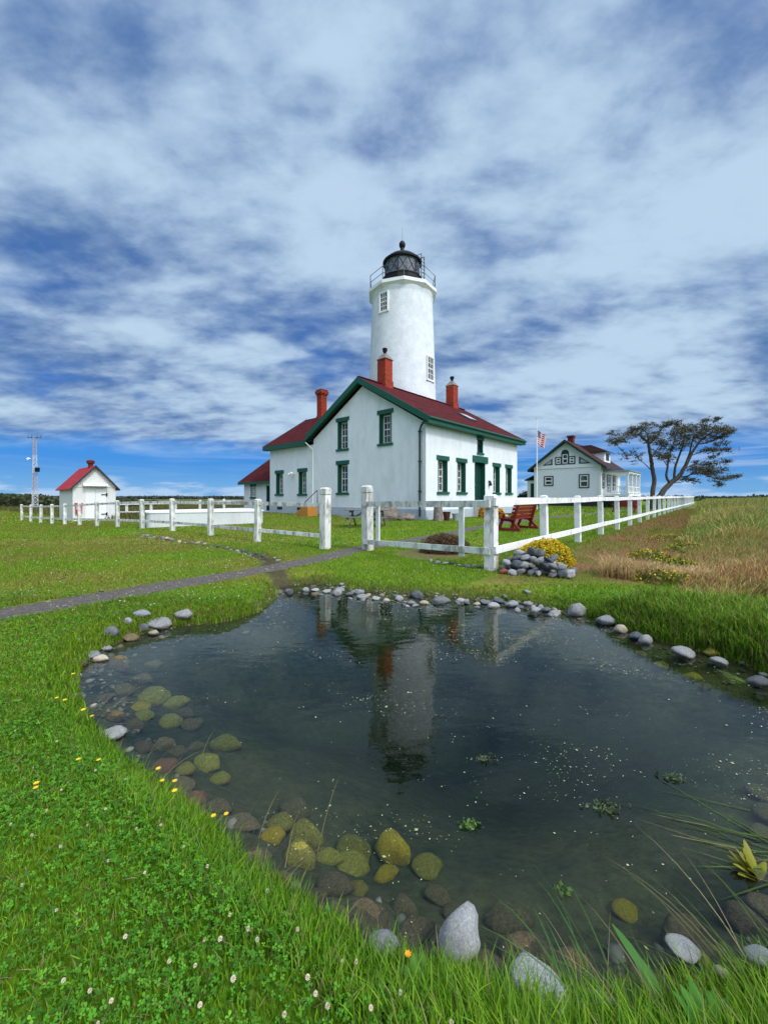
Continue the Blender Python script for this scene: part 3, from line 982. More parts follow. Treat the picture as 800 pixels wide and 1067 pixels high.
for su in (1, -1):
    e = 3.75 - su * 3.65
    slab([(e, V_ + 5.85, za_(e)), (3.75, V_ + 5.85, 5.25), (3.75, V_ + 11.35, 5.25), (e, V_ + 11.35, za_(e))], 0.12, 'roof', 'roof')
mb = MB(); mb.box((0.06, V_ + 5.86, 2.40), (0.095, V_ + 11.35, 2.62))
mb.prism([(0.1, V_ + 11.35, za_(0.1) + 0.02), (3.75, V_ + 11.35, 5.27), (3.75, V_ + 11.35, 5.0), (0.1, V_ + 11.35, za_(0.1) - 0.24)], (0, 0.05, 0))
mb.build('fascia', M['green'], hs)
# chimneys, skylight, downpipes, lamps
chimney(hs, 2.19, V_ / 2, 10.72, 8.3, 0.74, 'chimney')
chimney(hs, 10.75, V_ / 2, 10.70, 8.3, 0.74, 'chimney')
chimney(hs, 4.0, V_ + 3.98, 10.60, 7.6, 0.62, 'chimney', flare=True)
mb = MB(); nslope = Vector((0, -SL, 1)).normalized()
sk = [Vector((7.2, 1.35, zr(1.35))), Vector((8.3, 1.35, zr(1.35))), Vector((8.3, 2.35, zr(2.35))), Vector((7.2, 2.35, zr(2.35)))]
mb.prism([p + nslope * 0.001 for p in sk], nslope * 0.12); skl = mb.build('skylight', M['rail_metal'], hs)
mb = MB(); c_ = sum(sk, Vector()) / 4
mb.prism([c_ + (p - c_) * 0.86 + nslope * 0.121 for p in sk], nslope * 0.01); mb.build('pane', mat('skylight_pane', (0.62, 0.66, 0.70), 0.15), skl)
mb = MB(); mb.tube([(-0.42, -0.30, 5.62), (-0.30, 0.10, 5.30), (-0.10, 0.36, 5.10), (-0.10, 0.36, 0.2)], 0.055, 8)
for z in (5.0, 3.3, 1.6):
    mb.box((-0.17, 0.28, z), (-0.002, 0.44, z + 0.06))
mb.build('downpipe', M['dark_trim'], hs, smooth=True)
mb = MB(); mb.tube([(-0.35, V_ + 0.62, 5.4), (-0.28, V_ + 0.3, 5.1), (-0.10, V_ - 0.05, 4.75), (-0.10, V_ - 0.05, 0.15)], 0.055, 8)
mb.build('downpipe', M['sash'], hs, smooth=True)
mb = MB(); mb.tube([(0, 0.12, 0.0), (-0.12, 0.12, 0.0), (-0.12, 0.12, 5.2)], 0.03, 6); mb.build('conduit', M['zinc'], hs, smooth=True)
mb = MB(); mb.tube([wing.P(2.35, 3.10, 0.0), wing.P(2.35, 3.12, 0.22)], 0.03, 8); mb.tube([wing.P(2.45, 3.16, 0.20), wing.P(2.25, 2.98, 0.42)], [0.09, 0.15], 10)
mb.tube([wing.P(2.30, 3.16, 0.18), wing.P(2.55, 3.0, 0.40)], [0.08, 0.13], 10)
mb.build('floodlight', M['sash'], hs, smooth=True)
mb = MB(); mb.box((7.42, -0.10, 2.36), (7.62, -0.002, 2.44)); mb.lathe([(0.10, 0.0), (0.11, 0.08), (0.06, 0.26), (0.02, 0.30)], 10, (7.52, -0.12, 2.08)); mb.build('wall_lamp', M['iron'], hs, smooth=True)
mb = MB()
for k in range(5):
    front.box(mb, 5.3, 7.2, -0.3, 1.06 - k * 0.21, 0.06 + k * 0.3 + 0.002, 0.06 + k * 0.3 + 0.3)
mb.build('door_steps', M['concrete'], hs, bevel=0.012)

# ---- lighthouse tower
TZ = 33.1; TX = 0.0463 * TZ
tw = empty("lighthouse_tower", (TX, TZ, 0))
tag(tw, "tall round white lighthouse tower with black lantern rising behind the house roof", "lighthouse")
mb = MB(); mb.lathe([(3.00, -0.3), (2.93, 4), (2.81, 9), (2.67, 13.5), (2.53, 17.4), (2.54, 17.6), (2.60, 17.76), (2.60, 17.9)], 72)
mb.build('shaft', M['tower_stucco'], tw, smooth=True)
mb = MB(); mb.lathe([(2.56, 17.72), (2.84, 18.00), (2.90, 18.04), (2.90, 18.30), (0.3, 18.36)], 10, rot=R(18))
mb.build('gallery_deck', M['house_white'], tw)


def tower_window(theta, z0, z1, w_, r):
    d = Vector((math.sin(theta), -math.cos(theta), 0)); a_ = Vector((math.cos(theta), math.sin(theta), 0))
    Fc = Face(d * r - a_ * (w_ / 2), a_, d)
    m = MB()
    for (s0, s1, q0, q1) in ((-0.06, 0.03, z0, z1), (w_ - 0.03, w_ + 0.06, z0, z1), (-0.06, w_ + 0.06, z1, z1 + 0.07), (-0.10, w_ + 0.10, z0 - 0.10, z0)):
        Fc.box(m, s0, s1, q0, q1, -0.30, 0.035)
    wn = m.build('window', M['sash'], tw)
    sash_parts(Fc, 0.03, w_ - 0.03, z0, z1, 0.045, wn, nx=3, nz=4, bar=0.04, frm=0.05)


tower_window(-0.64, 15.95, 17.40, 0.76, 2.61)
tower_window(0.90, 10.60, 12.40, 0.90, 2.80)
lan = MB(); lan.lathe([(1.62, 18.34), (1.62, 19.42), (1.66, 19.42), (1.66, 19.52), (1.5, 19.52)], 12, rot=R(15)); lan.build('lantern_parapet', M['iron'], tw)
lg = bpy.data.materials.new('lantern_glass'); lg.use_nodes = True
tt = lg.node_tree; bb = tt.nodes['Principled BSDF']; bb.inputs['Base Color'].default_value = (0.13, 0.15, 0.18, 1); bb.inputs['Roughness'].default_value = 0.08
trn = tt.nodes.new('ShaderNodeBsdfTransparent'); mxx = tt.nodes.new('ShaderNodeMixShader'); mxx.inputs[0].default_value = 0.15
tt.links.new(bb.outputs[0], mxx.inputs[1]); tt.links.new(trn.outputs[0], mxx.inputs[2]); tt.links.new(mxx.outputs[0], tt.nodes['Material Output'].inputs['Surface'])
mb = MB(); mb.lathe([(1.46, 19.5), (1.46, 20.83)], 12, cap=False, rot=R(15)); mb.build('lantern_glazing', lg, tw)
mb = MB()
for k in range(12):
    t0 = 2 * math.pi * k / 12 + R(15); t1 = t0 + 2 * math.pi / 12
    p = lambda t_, z, r=1.49: (r * math.cos(t_), r * math.sin(t_), z)
    if k % 2 == 0:
        mb.beam(p(t0, 19.5), p(t0, 20.8), 0.07, 0.07)
    mb.beam(p(t0, 19.55), p(t1, 20.75), 0.03, 0.03); mb.beam(p(t1, 19.55), p(t0, 20.75), 0.03, 0.03)
mb.build('astragals', M['iron'], tw)
mb = MB(); mb.lathe([(0.12, 18.4), (0.12, 19.3), (0.42, 19.4), (0.62, 19.75), (0.62, 20.35), (0.35, 20.7), (0.1, 20.8)], 20); mb.build('lens', mat('glass_lens', (0.55, 0.62, 0.62), 0.15, 0.1, 9), tw, smooth=True)
mb = MB(); mb.lathe([(1.40, 20.80), (1.62, 20.78), (1.64, 20.92), (1.52, 21.02), (1.15, 21.34), (0.6, 21.58), (0.25, 21.70), (0.16, 21.9), (0.16, 22.25)], 32); dm = mb.build('lantern_roof', M['iron'], tw, smooth=True)
mb = MB(); mb.lathe([(0.14, 22.2), (0.22, 22.28), (0.27, 22.45), (0.25, 22.62), (0.15, 22.76), (0.04, 22.82)], 16); mb.build('ventilator_ball', M['iron'], dm, smooth=True)
mb = MB(); mb.tube([(0, 0, 22.8), (0, 0, 24.0)], [0.012, 0.005], 6); mb.build('lightning_rod', M['iron'], dm)
mb = MB()
for k in range(10):
    t_ = 2 * math.pi * k / 10 + R(18)
    mb.tube([(2.78 * math.cos(t_), 2.78 * math.sin(t_), 18.33), (2.78 * math.cos(t_), 2.78 * math.sin(t_), 19.42)], 0.032, 6)
for z in (18.86, 19.40):
    ring = [(2.78 * math.cos(2 * math.pi * k / 10 + R(18)), 2.78 * math.sin(2 * math.pi * k / 10 + R(18)), z) for k in range(11)]
    mb.tube(ring, 0.026, 6)
mb.build('railing', M['rail_metal'], tw)
mb = MB()
dF = Vector((0.83, -0.56, 0)); aF = Vector((0.56, 0.83, 0))
for s in (-0.25, 0.25):
    q = dF * 1.95 + aF * s
    mb.tube([q + Vector((0, 0, 18.35)), q + Vector((0, 0, 20.95)), dF * 1.5 + aF * s + Vector((0, 0, 20.95))], 0.03, 6)
for k in range(8):
    z = 18.6 + k * 0.3
    mb.tube([dF * 1.95 - aF * 0.25 + Vector((0, 0, z)), dF * 1.95 + aF * 0.25 + Vector((0, 0, z))], 0.018, 5)
mb.build('ladder', M['iron'], tw)


# ---- the second house: local x along its side, local y along its gable end
h2 = empty("keepers_cottage", (27.5, 50.0, 0.0), HA)
tag(h2, "distant pale blue house with dark gable trim, red brown roof and white side porch", "house")
GW, GL, GE, GR = 8.4, 11.0, 5.5, 8.75
g2 = Face((0, 0, 0), (0, 1, 0), (-1, 0, 0))
s2 = Face((0, 0, 0), (1, 0, 0), (0, -1, 0))


def trim_window(Fc, s0, s1, z0, z1, parent, nx=1, nz=2, tr=0.13):
    m = MB()
    Fc.box(m, s0 - tr, s0, z0 - tr, z1 + tr, -0.02, 0.06); Fc.box(m, s1, s1 + tr, z0 - tr, z1 + tr, -0.02, 0.06)
    Fc.box(m, s0, s1, z1, z1 + tr, -0.02, 0.055); Fc.box(m, s0, s1, z0 - tr, z0, -0.02, 0.07)
    wn = m.build('window', M['dark_trim'], parent)
    sash_parts(Fc, s0, s1, z0, z1, 0.02, wn, nx=nx, nz=nz, bar=0.08, frm=0.12)
    return (s0, s1, z0, z1)


gh = [trim_window(g2, 1.45, 2.45, 2.55, 4.1, h2), trim_window(g2, 5.95, 6.95, 2.9, 4.0, h2),
      trim_window(g2, 3.15, 3.75, 5.75, 6.55, h2, tr=0.13), trim_window(g2, 4.85, 5.45, 5.75, 6.55, h2, tr=0.13), trim_window(g2, 3.95, 4.65, 5.75, 7.0, h2, tr=0.13)]
m = MB(); arc = [(4.3 + 0.48 * math.cos(k * math.pi / 8), 7.13 + 0.48 * math.sin(k * math.pi / 8)) for k in range(9)]
m.prism([g2.P(s, z, 0.0) for s, z in arc], (-0.06, 0, 0)); m.build('arch_hood', M['dark_trim'], h2)
for tri in ([(1.15, 5.62), (2.55, 5.62), (2.55, 6.55)], [(7.25, 5.62), (5.95, 5.62), (5.95, 6.5)]):
    c_ = (sum(p[0] for p in tri) / 3, sum(p[1] for p in tri) / 3)
    m = MB(); m.prism([g2.P(s, z, 0.0) for s, z in tri], (-0.06, 0, 0)); tp = m.build('gable_panel', M['dark_trim'], h2)
    m = MB(); m.prism([g2.P(c_[0] + (s - c_[0]) * 0.6, c_[1] + (z - c_[1]) * 0.6, 0.0) for s, z in tri], (-0.075, 0, 0)); m.build('pane', M['plinth'], tp)
sh_ = [trim_window(s2, 0.85, 1.75, 2.5, 4.1, h2), trim_window(s2, 3.3, 4.9, 2.1, 4.1, h2, nx=2), trim_window(s2, 6.6, 7.6, 2.3, 4.1, h2)]
mb = MB()
g2.sheet(mb, [(0, 1.2), (GW, 1.2), (GW, GE), (GW / 2, GR - 0.2), (0, GE)], gh)
Face((GL, 0, 0), (0, 1, 0), (1, 0, 0)).sheet(mb, [(0, 1.2), (GW, 1.2), (GW, GE), (GW / 2, GR - 0.2), (0, GE)])
Face((0, GW, 0), (1, 0, 0), (0, 1, 0)).sheet(mb, [(0, 1.2), (GL, 1.2), (GL, GE), (0, GE)])
mb.build('wall', M['blue_siding'], h2)
mb = MB(); s2.sheet(mb, [(0, 1.2), (GL, 1.2), (GL, GE), (0, GE)], sh_); mb.build('wall', M['house_white'], h2)
mb = MB(); mb.box((0.1, 0.1, -0.3), (GL - 0.1, GW - 0.1, 1.22)); mb.build('crawl_space_shade', M['dark_under'], h2)  # solid dark block painted as the shade under the raised floor
mb = MB(); g2.box(mb, -0.05, GW + 0.05, 5.12, 5.42, 0.002, 0.10); g2.box(mb, -0.04, 0.22, 1.2, 5.12, 0.002, 0.06); g2.box(mb, GW - 0.22, GW + 0.04, 1.2, 5.12, 0.002, 0.06)
s2.box(mb, 0, 0.22, 1.2, 5.12, 0.002, 0.06); mb.build('white_trim', M['house_white'], h2)
zq = lambda v: GR + 0.12 - (GR - GE) / (GW / 2) * abs(v - GW / 2)
for va_ in (-0.75, GW + 0.75):
    mb = MB(); mb.prism([(-0.6, va_, zq(va_)), (GL + 0.6, va_, zq(va_)), (GL + 0.6, GW / 2, zq(GW / 2)), (-0.6, GW / 2, zq(GW / 2))], (0, 0, -0.16)); mb.build('roof', M['brown_roof'], h2)
mb = MB()
for va_ in (-0.78, GW + 0.78):
    mb.prism([(-0.66, va_, zq(va_) + 0.03), (-0.66, GW / 2, zq(GW / 2) + 0.03), (-0.66, GW / 2, zq(GW / 2) - 0.32), (-0.66, va_, zq(va_) - 0.28)], (0.055, 0, 0))
mb.box((-0.6, -0.80, zq(-0.75) - 0.25), (GL + 0.6, -0.76, zq(-0.75) - 0.01)); mb.box((-0.6, GW + 0.76, zq(-0.75) - 0.25), (GL + 0.6, GW + 0.80, zq(-0.75) - 0.01))
mb.build('fascia', M['dark_trim'], h2)
mb = MB(); mb.box((2.0, 3.9, 8.0), (2.8, 4.6, 9.75)); ch = mb.build('chimney', M['dark_brick'], h2, bevel=0.02)
mb = MB(); mb.box((1.9, 3.8, 9.5), (2.9, 4.7, 9.72)); mb.build('cap', M['dark_brick'], ch)
# dormer on the porch side
mb = MB(); mb.prism([(4.2, 0.55, 6.0), (7.6, 0.55, 6.0), (7.6, 0.55, 7.5), (4.2, 0.55, 7.5)], (0, 2.6, 0)); dmr = mb.build('dormer', M['house_white'], h2)
mb = MB(); mb.prism([(3.85, 0.15, 7.35), (8.0, 0.15, 7.35), (7.6, 2.2, 8.35), (4.2, 2.2, 8.35)], (0, 0, 0.12)); mb.prism([(3.85, 0.15, 7.35), (4.2, 2.2, 8.35), (4.2, 3.6, 8.30), (3.85, 3.6, 7.35)], (0.0, 0, 0.12))
mb.build('roof', M['brown_roof'], dmr)
df = Face((4.2, 0.55, 0), (1, 0, 0), (0, -1, 0))
mb = MB(); df.box(mb, 0.9, 2.5, 6.3, 7.2, 0.002, 0.05); dw = mb.build('window', M['dark_trim'], dmr)
# porch
pc = MB(); pc.box((1.2, -2.9, 4.25), (9.2, -0.002, 4.50)); po = pc.build('porch', M['house_white'], h2)
mb = MB(); mb.box((1.05, -3.05, 4.503), (9.35, -0.004, 4.60)); mb.build('roof', M['zinc'], po)
mb = MB(); mb.box((1.2, -2.9, 1.35), (9.2, -0.004, 1.62)); mb.build('floor', M['house_white'], po)
for x in (1.4, 4.0, 6.6, 9.0):
    mb = MB(); mb.box((x - 0.14, -2.8, 1.62), (x + 0.14, -2.52, 4.25)); mb.box((x - 0.2, -2.86, 1.62), (x + 0.2, -2.46, 1.8)); mb.box((x - 0.2, -2.86, 4.1), (x + 0.2, -2.46, 4.249)); mb.build('column', M['house_white'], po)
mb = MB()
for z in (1.8, 2.5):
    mb.box((1.45, -2.72, z), (9.0, -2.62, z + 0.1)); mb.box((1.35, -2.6, z), (1.45, -0.1, z + 0.1))
k = 1.7
while k < 8.9:
    mb.box((k, -2.69, 1.9), (k + 0.07, -2.65, 2.5)); k += 0.28
k = -2.4
while k < -0.2:
    mb.box((1.38, k, 1.9), (1.42, k + 0.07, 2.5)); k += 0.28
mb.build('railing', M['house_white'], po)
mb = MB(); mb.box((1.3, -2.85, -0.3), (9.1, -0.3, 1.34)); mb.build('crawl_space_shade', M['dark_under'], po)  # shade below the porch floor, put in as a dark block
# small back lean-to
mb = MB(); mb.box((1.4, GW + 0.004, 0), (4.0, GW + 1.6, 3.6)); lt = mb.build('lean_to', M['house_white'], h2)
mb = MB(); mb.prism([(1.1, GW + 0.01, 4.6), (1.1, GW + 1.9, 3.75), (1.1, GW + 1.9, 3.6), (1.1, GW + 0.01, 4.45)], (3.2, 0, 0)); mb.build('roof', M['dark_trim'], lt)
mb = MB(); mb.box((1.36, GW + 0.3, 1.0), (1.398, GW + 1.1, 3.2)); mb.build('door', M['dark_trim'], lt)

# ---- shed: front faces the path
SZ = 28.0; SP = (-0.79 * SZ, SZ)
sg = gz(*SP)
sh = empty("storage_shed", (SP[0], SP[1], sg), HA)
tag(sh, "small white shed with bright red roof, red vent and double doors", "shed")
SWd, SD, SE, SA = 2.6, 4.9, 2.06 - sg, 3.56 - sg
sf = Face((0, 0, 0), (1, 0, 0), (0, -1, 0))
mb = MB()
sf.sheet(mb, [(0, -0.2), (SWd, -0.2), (SWd, SE), (SWd / 2, SA - 0.08), (0, SE)])
Face((0, 0, 0), (0, 1, 0), (-1, 0, 0)).sheet(mb, [(0, -0.2), (SD, -0.2), (SD, SE), (0, SE)])
Face((SWd, 0, 0), (0, 1, 0), (1, 0, 0)).sheet(mb, [(0, -0.2), (SD, -0.2), (SD, SE), (0, SE)])
Face((0, SD, 0), (1, 0, 0), (0, 1, 0)).sheet(mb, [(0, -0.2), (SWd, -0.2), (SWd, SE), (SWd / 2, SA - 0.08), (0, SE)])
mb.build('wall', M['shed_white'], sh)
sl_ = (SA - SE) / (SWd / 2)
for sgn in (-1, 1):
    e = SWd / 2 + sgn * (SWd / 2 + 0.22)
    ze = SA + 0.05 - sl_ * (SWd / 2 + 0.22)
    mb = MB(); mb.prism([(e, -0.25, ze), (SWd / 2, -0.25, SA + 0.05), (SWd / 2, SD + 0.2, SA + 0.05), (e, SD + 0.2, ze)], (0, 0, -0.08)); mb.build('roof', M['shed_roof'], sh)
    mb = MB(); mb.prism([(e, -0.29, ze + 0.02), (SWd / 2, -0.29, SA + 0.07), (SWd / 2, -0.29, SA - 0.10), (e, -0.29, ze - 0.12)], (0, 0.038, 0)); mb.build('rake_board', M['dark_trim'], sh)
mb = MB(); sf.box(mb, 0.0, SWd, SE - 0.06, SE + 0.02, 0.002, 0.04); mb.build('trim_board', M['shed_white'], sh)
mb = MB(); mb.prism([sf.P(0.55, SE + 0.02, 0.04), sf.P(0.55, SE + 0.22, 0.04), sf.P(0.55, SE + 0.22, 0.12), sf.P(0.55, SE + 0.02, 0.45)], (1.5, 0, 0)); mb.build('awning', M['shed_white'], sh)
for (a_, b_) in ((0.72, 1.30), (1.32, 1.98)):
    mb = MB(); sf.box(mb, a_, b_, 0.02, SE - 0.22, 0.002, 0.05)
    for q in (0.1, SE - 0.40):
        sf.box(mb, a_ + 0.02, b_ - 0.02, q, q + 0.12, 0.05, 0.07)
    d_ = mb.build('door', M['house_white'], sh)
    if a_ > 1:
        for q in (0.45, SE - 0.62):
            mb = MB(); sf.box(mb, b_ - 0.30, b_ + 0.05, q, q + 0.06, 0.071, 0.09); sf.box(mb, b_ - 0.02, b_ + 0.08, q - 0.08, q + 0.14, 0.071, 0.095); mb.build('hinge', M['iron'], d_)
mb = MB(); mb.lathe([(0.16, SA - 0.1), (0.16, SA + 0.22), (0.24, SA + 0.26), (0.27, SA + 0.42), (0.22, SA + 0.50), (0.05, SA + 0.55)], 14, (SWd / 2, 1.3, 0)); mb.build('roof_vent', M['dark_brick'], sh, smooth=True)
mb = MB(); sf.box(mb, 0.14, 0.52, 0.55, 1.25, 0.002, 0.16); sf.box(mb, 0.10, 0.56, 1.25, 1.32, 0.002, 0.2); fc_ = mb.build('fire_cabinet', M['red_paint'], sh)
mb = MB(); sf.box(mb, 0.2, 0.46, 0.85, 1.15, 0.161, 0.168); mb.build('panel', M['white_paint'], fc_)

# ---- radio mast
mz = 58.0; mx_ = -0.887 * mz
mg = gz(mx_, mz)
ma = empty("radio_mast", (mx_, mz, mg))
tag(ma, "thin red and white lattice radio mast far behind the shed", "mast")
tops = 10.0 - mg
mm = [mat('mast_red', (0.40, 0.34, 0.36), 0.6), mat('mast_white', (0.55, 0.56, 0.60), 0.6)]
nseg = 16
for band in range(4):
    mb = MB()
    for k in range(nseg):
        if k * 4 // nseg != band: continue
        z0, z1 = tops * k / nseg, tops * (k + 1) / nseg
        r0 = 0.42 * (1 - 0.55 * k / nseg); r1 = 0.42 * (1 - 0.55 * (k + 1) / nseg)
        P0 = [Vector((r0 * math.cos(q), r0 * math.sin(q), z0)) for q in (R(30), R(150), R(270))]
        P1 = [Vector((r1 * math.cos(q), r1 * math.sin(q), z1)) for q in (R(30), R(150), R(270))]
        for i in range(3):
            mb.tube([P0[i], P1[i]], 0.036, 5)
            mb.tube([P0[i], P1[(i + 1) % 3]], 0.02, 4); mb.tube([P0[(i + 1) % 3], P1[i]], 0.02, 4)
            mb.tube([P1[i], P1[(i + 1) % 3]], 0.03, 4)
    mb.build('lattice_section', mm[1 - band % 2], ma)
mb = MB(); mb.beam((-1.0, 0, tops), (1.0, 0, tops), 0.08, 0.08)
for x in (-0.95, -0.4, 0.4, 0.95):
    mb.tube([(x, 0, tops - 0.1), (x, 0, tops + 0.35)], 0.04, 5)
mb.build('antenna_bar', M['rail_metal'], ma)
mb = MB(); mb.tube([(-0.6, -0.1, tops * 0.70), (-0.6, -0.45, tops * 0.70)], [0.14, 0.18], 12); mb.build('dish', M['white_paint'], ma)
mb = MB(); mb.box((0.3, -0.3, tops * 0.52), (0.7, 0.1, tops * 0.58)); mb.build('antenna_box', M['iron'], ma)

# ---- low round-ended cistern
cs = empty("white_cistern", (-8.6, 19.0, gz(-8.6, 19.0)), math.atan2(2.7, 4.4))
tag(cs, "low white masonry cistern with rounded end on the lawn behind the fence", "cistern")
pl = []
for (cx_, cy_, a0) in ((1.9, 0, -90), (1.9, 2.4, 0), (-2.2, 2.4, 90), (-2.2, 0, 180)):
    for k in range(9):
        q = R(a0 + k * 90 / 8); rr = 0.8 if cx_ > 0 else 0.25
        pl.append((cx_ + rr * math.cos(q), cy_ + rr * math.sin(q), -0.2))
mb = MB(); mb.prism(pl, (0, 0, 0.80)); mb.build('wall', M['cistern'], cs)
mb = MB(); mb.prism([(p[0] * 1.015, (p[1] - 1.2) * 1.02 + 1.2, 0.603) for p in pl], (0, 0, 0.06)); mb.build('lid', M['house_white'], cs, bevel=0.01)

# ---- flagpole with hanging flag
fz = 40.0; fx = (559 - 400) / F * fz
fp = empty("flagpole", (fx, fz, 0))
tag(fp, "slim white flagpole in front of the distant blue house", "flagpole")
mb = MB(); mb.tube([(0, 0, -0.1), (0, 0, 5.0), (0, 0, 9.2)], [0.05, 0.042, 0.025], 10); mb.build('pole', M['white_paint'], fp, smooth=True)
mb = MB(); mb.lathe([(0.02, 9.2), (0.08, 9.25), (0.08, 9.32), (0.02, 9.38)], 10); mb.build('finial', M['yellow_petal'], fp, smooth=True)
mb = MB(); mb.tube([(0.09, 0, 1.3), (0.08, 0.02, 9.1)], 0.008, 4); mb.build('halyard', M['white_paint'], fp)
# flag cloth: 13 stripes, canton with stars, hanging slack
NU, NV = 40, 26
hst, fly = 1.35, 2.1


def flag_pt(u, v):
    x = 0.05 + u * fly * 0.42 * (1 - 0.15 * v)
    y = 0.10 * math.sin(u * 13 + v * 1.5) * (0.3 + u) + 0.05 * math.sin(u * 5)
    z = 8.05 - v * hst - 0.62 * max(u, 0.0) ** 1.2 + 0.03 * math.sin(u * 9)
    return (x, y, z)


mb = MB()
vs = [flag_pt(i / NU, j / NV) for j in range(NV + 1) for i in range(NU + 1)]
o = len(mb.v); mb.v.extend(vs)
for j in range(NV):
    for i in range(NU):
        q = j * (NU + 1) + i
        mb.f.append((q, q + 1, q + NU + 2, q + NU + 1))
        stripe = j // 2
        canton = stripe < 7 and i < NU * 0.4
        mb.mi.append(2 if canton else (0 if stripe % 2 == 0 else 1))
for r_ in range(9):                       # stars
    for c_ in range(6 if r_ % 2 == 0 else 5):
        u = (0.4 / 12) * (2 * c_ + (1 if r_ % 2 == 0 else 2)); v = (7 / 13 / 10) * (r_ + 1)
        star = []
        for k in range(10):
            rr = 0.026 if k % 2 == 0 else 0.011
            q = math.pi / 2 + k * math.pi / 5
            p = flag_pt(u + rr * math.cos(q) / (fly * 0.42), v - rr * math.sin(q) / hst)
            star.append((p[0], p[1] - 0.004, p[2]))
        o = len(mb.v); mb.v.extend(star); mb.f.append(tuple(range(o, o + 10))); mb.mi.append(1)
fl = mb.build('flag', [M['red_cloth'], M['white_cloth'], M['blue_cloth']], None)
fl.location = (fx, fz, 0)
tag(fl, "slack red and white striped flag with starred blue corner hanging from the flagpole", "flag")


# ================================================================== FENCES
def post_mesh(name, w_, h, m, parent, loc, rot, capped=False):
    mb = MB(); a_ = w_ / 2
    if capped:
        mb.box((-a_, -a_, -0.25), (a_, a_, h - 0.20))
    else:
        mb.box((-a_, -a_, -0.25), (a_, a_, h - 0.03))
        mb.add([(-a_, -a_, h - 0.03), (a_, -a_, h - 0.03), (a_, a_, h - 0.03), (-a_, a_, h - 0.03), (-a_ * .6, -a_ * .6, h), (a_ * .6, -a_ * .6, h), (a_ * .6, a_ * .6, h), (-a_ * .6, a_ * .6, h)],
               [(4, 5, 6, 7), (0, 1, 5, 4), (1, 2, 6, 5), (2, 3, 7, 6), (3, 0, 4, 7)])
    o = mb.build(name, m, parent, bevel=0.006 if capped else 0)
    o.location = loc; o.rotation_euler = (rnd.uniform(-.022, .022), rnd.uniform(-.022, .022), rot)
    if capped:
        mb = MB(); c_ = a_ * 1.06
        mb.box((-a_ * .86, -a_ * .86, h - 0.20), (a_ * .86, a_ * .86, h - 0.175))
        mb.add([(-c_, -c_, h - 0.175), (c_, -c_, h - 0.175), (c_, c_, h - 0.175), (-c_, c_, h - 0.175), (-c_, -c_, h - 0.035), (c_, -c_, h - 0.035), (c_, c_, h - 0.035), (-c_, c_, h - 0.035),
                (-c_ * .55, -c_ * .55, h), (c_ * .55, -c_ * .55, h), (c_ * .55, c_ * .55, h), (-c_ * .55, c_ * .55, h)],
               [(3, 2, 1, 0), (0, 1, 5, 4), (1, 2, 6, 5), (2, 3, 7, 6), (3, 0, 4, 7), (4, 5, 9, 8), (5, 6, 10, 9), (6, 7, 11, 10), (7, 4, 8, 11), (8, 9, 10, 11)])
        mb.build('post_cap', m, o, bevel=0.006)
    return o


# west fence, from the gate opening out towards the shed
LF = [(-1.51, 10.1)] + [(-1.51 - 2.22 * i, 10.1 + 1.71 * i) for i in range(1, 13)]
LF[1] = (-3.75, 11.68)
fl_rot = math.atan2(1.71, -2.22)
fe = empty("west_fence", (LF[0][0], LF[0][1], 0))
fe.name = "post_and_rail_fence"
tag(fe, "weathered white post and rail fence running from the gate opening towards the shed", "fence", "white post and rail fences")
B0 = Vector((LF[0][0], LF[0][1], 0))
lz = [gz(*p) for p in LF]
for i, p in enumerate(LF):
    h = 1.58 if i == 0 else 1.27
    post_mesh('gate_post' if i == 0 else 'post', 0.205 if i == 0 else 0.15, h, M['worn_wood'], fe, (p[0] - B0.x, p[1] - B0.y, lz[i]), fl_rot, capped=(i == 0))
nb = Vector((1.71, 2.22, 0)).normalized()      # far side of this fence
for i in range(len(LF) - 1):
    a_, b_ = Vector((*LF[i], lz[i])) - B0, Vector((*LF[i + 1], lz[i + 1])) - B0
    d_ = (b_ - a_).normalized()
    for z, hh in ((1.13, 0.10), (0.34, 0.10)):
        mb = MB(); j1, j2 = rnd.uniform(-.012, .012), rnd.uniform(-.012, .012)
        mb.beam(a_ + d_ * 0.06 + Vector((0, 0, z + j1)) - nb * 0.0, b_ - d_ * 0.06 + Vector((0, 0, z + j2)), 0.045, hh)
        mb.build('rail', M['worn_wood'], fe)

# gate panel
G1, G2 = Vector((-0.40, 9.80, 0)), Vector((1.955, 7.19, 0))
gd = (G2 - G1).normalized(); gnear = Vector((gd.y, -gd.x, 0))
if gnear.y > 0: gnear = -gnear
grot = math.atan2(gd.y, gd.x)
ga = empty("gate_fence_panel", (G1.x, G1.y, 0))
tag(ga, "weathered white gate panel with capped post beside the gravel path", "gate")
post_mesh('gate_post', 0.21, 1.62, M['worn_wood'], ga, (0, 0, 0), grot, capped=True)
e_ = G2 - G1
for (za, zb, hh) in ((1.155, 1.21, 0.125), (0.225, 0.36, 0.115)):
    mb = MB(); mb.beam(gnear * 0.13 + gd * -0.02 + Vector((0, 0, za)), e_ + gnear * 0.13 + gd * 0.06 + Vector((0, 0, zb)), 0.04, hh)
    mb.build('rail', M['worn_wood'], ga)
for f_ in (0.135, 0.83):
    p = e_ * f_ + gnear * 0.085
    mb = MB(); mb.box((-0.055, -0.02, 0.20), (0.055, 0.02, 1.18)); o = mb.build('upright', M['white_wood'], ga); o.location = p; o.rotation_euler = (0, 0, grot)

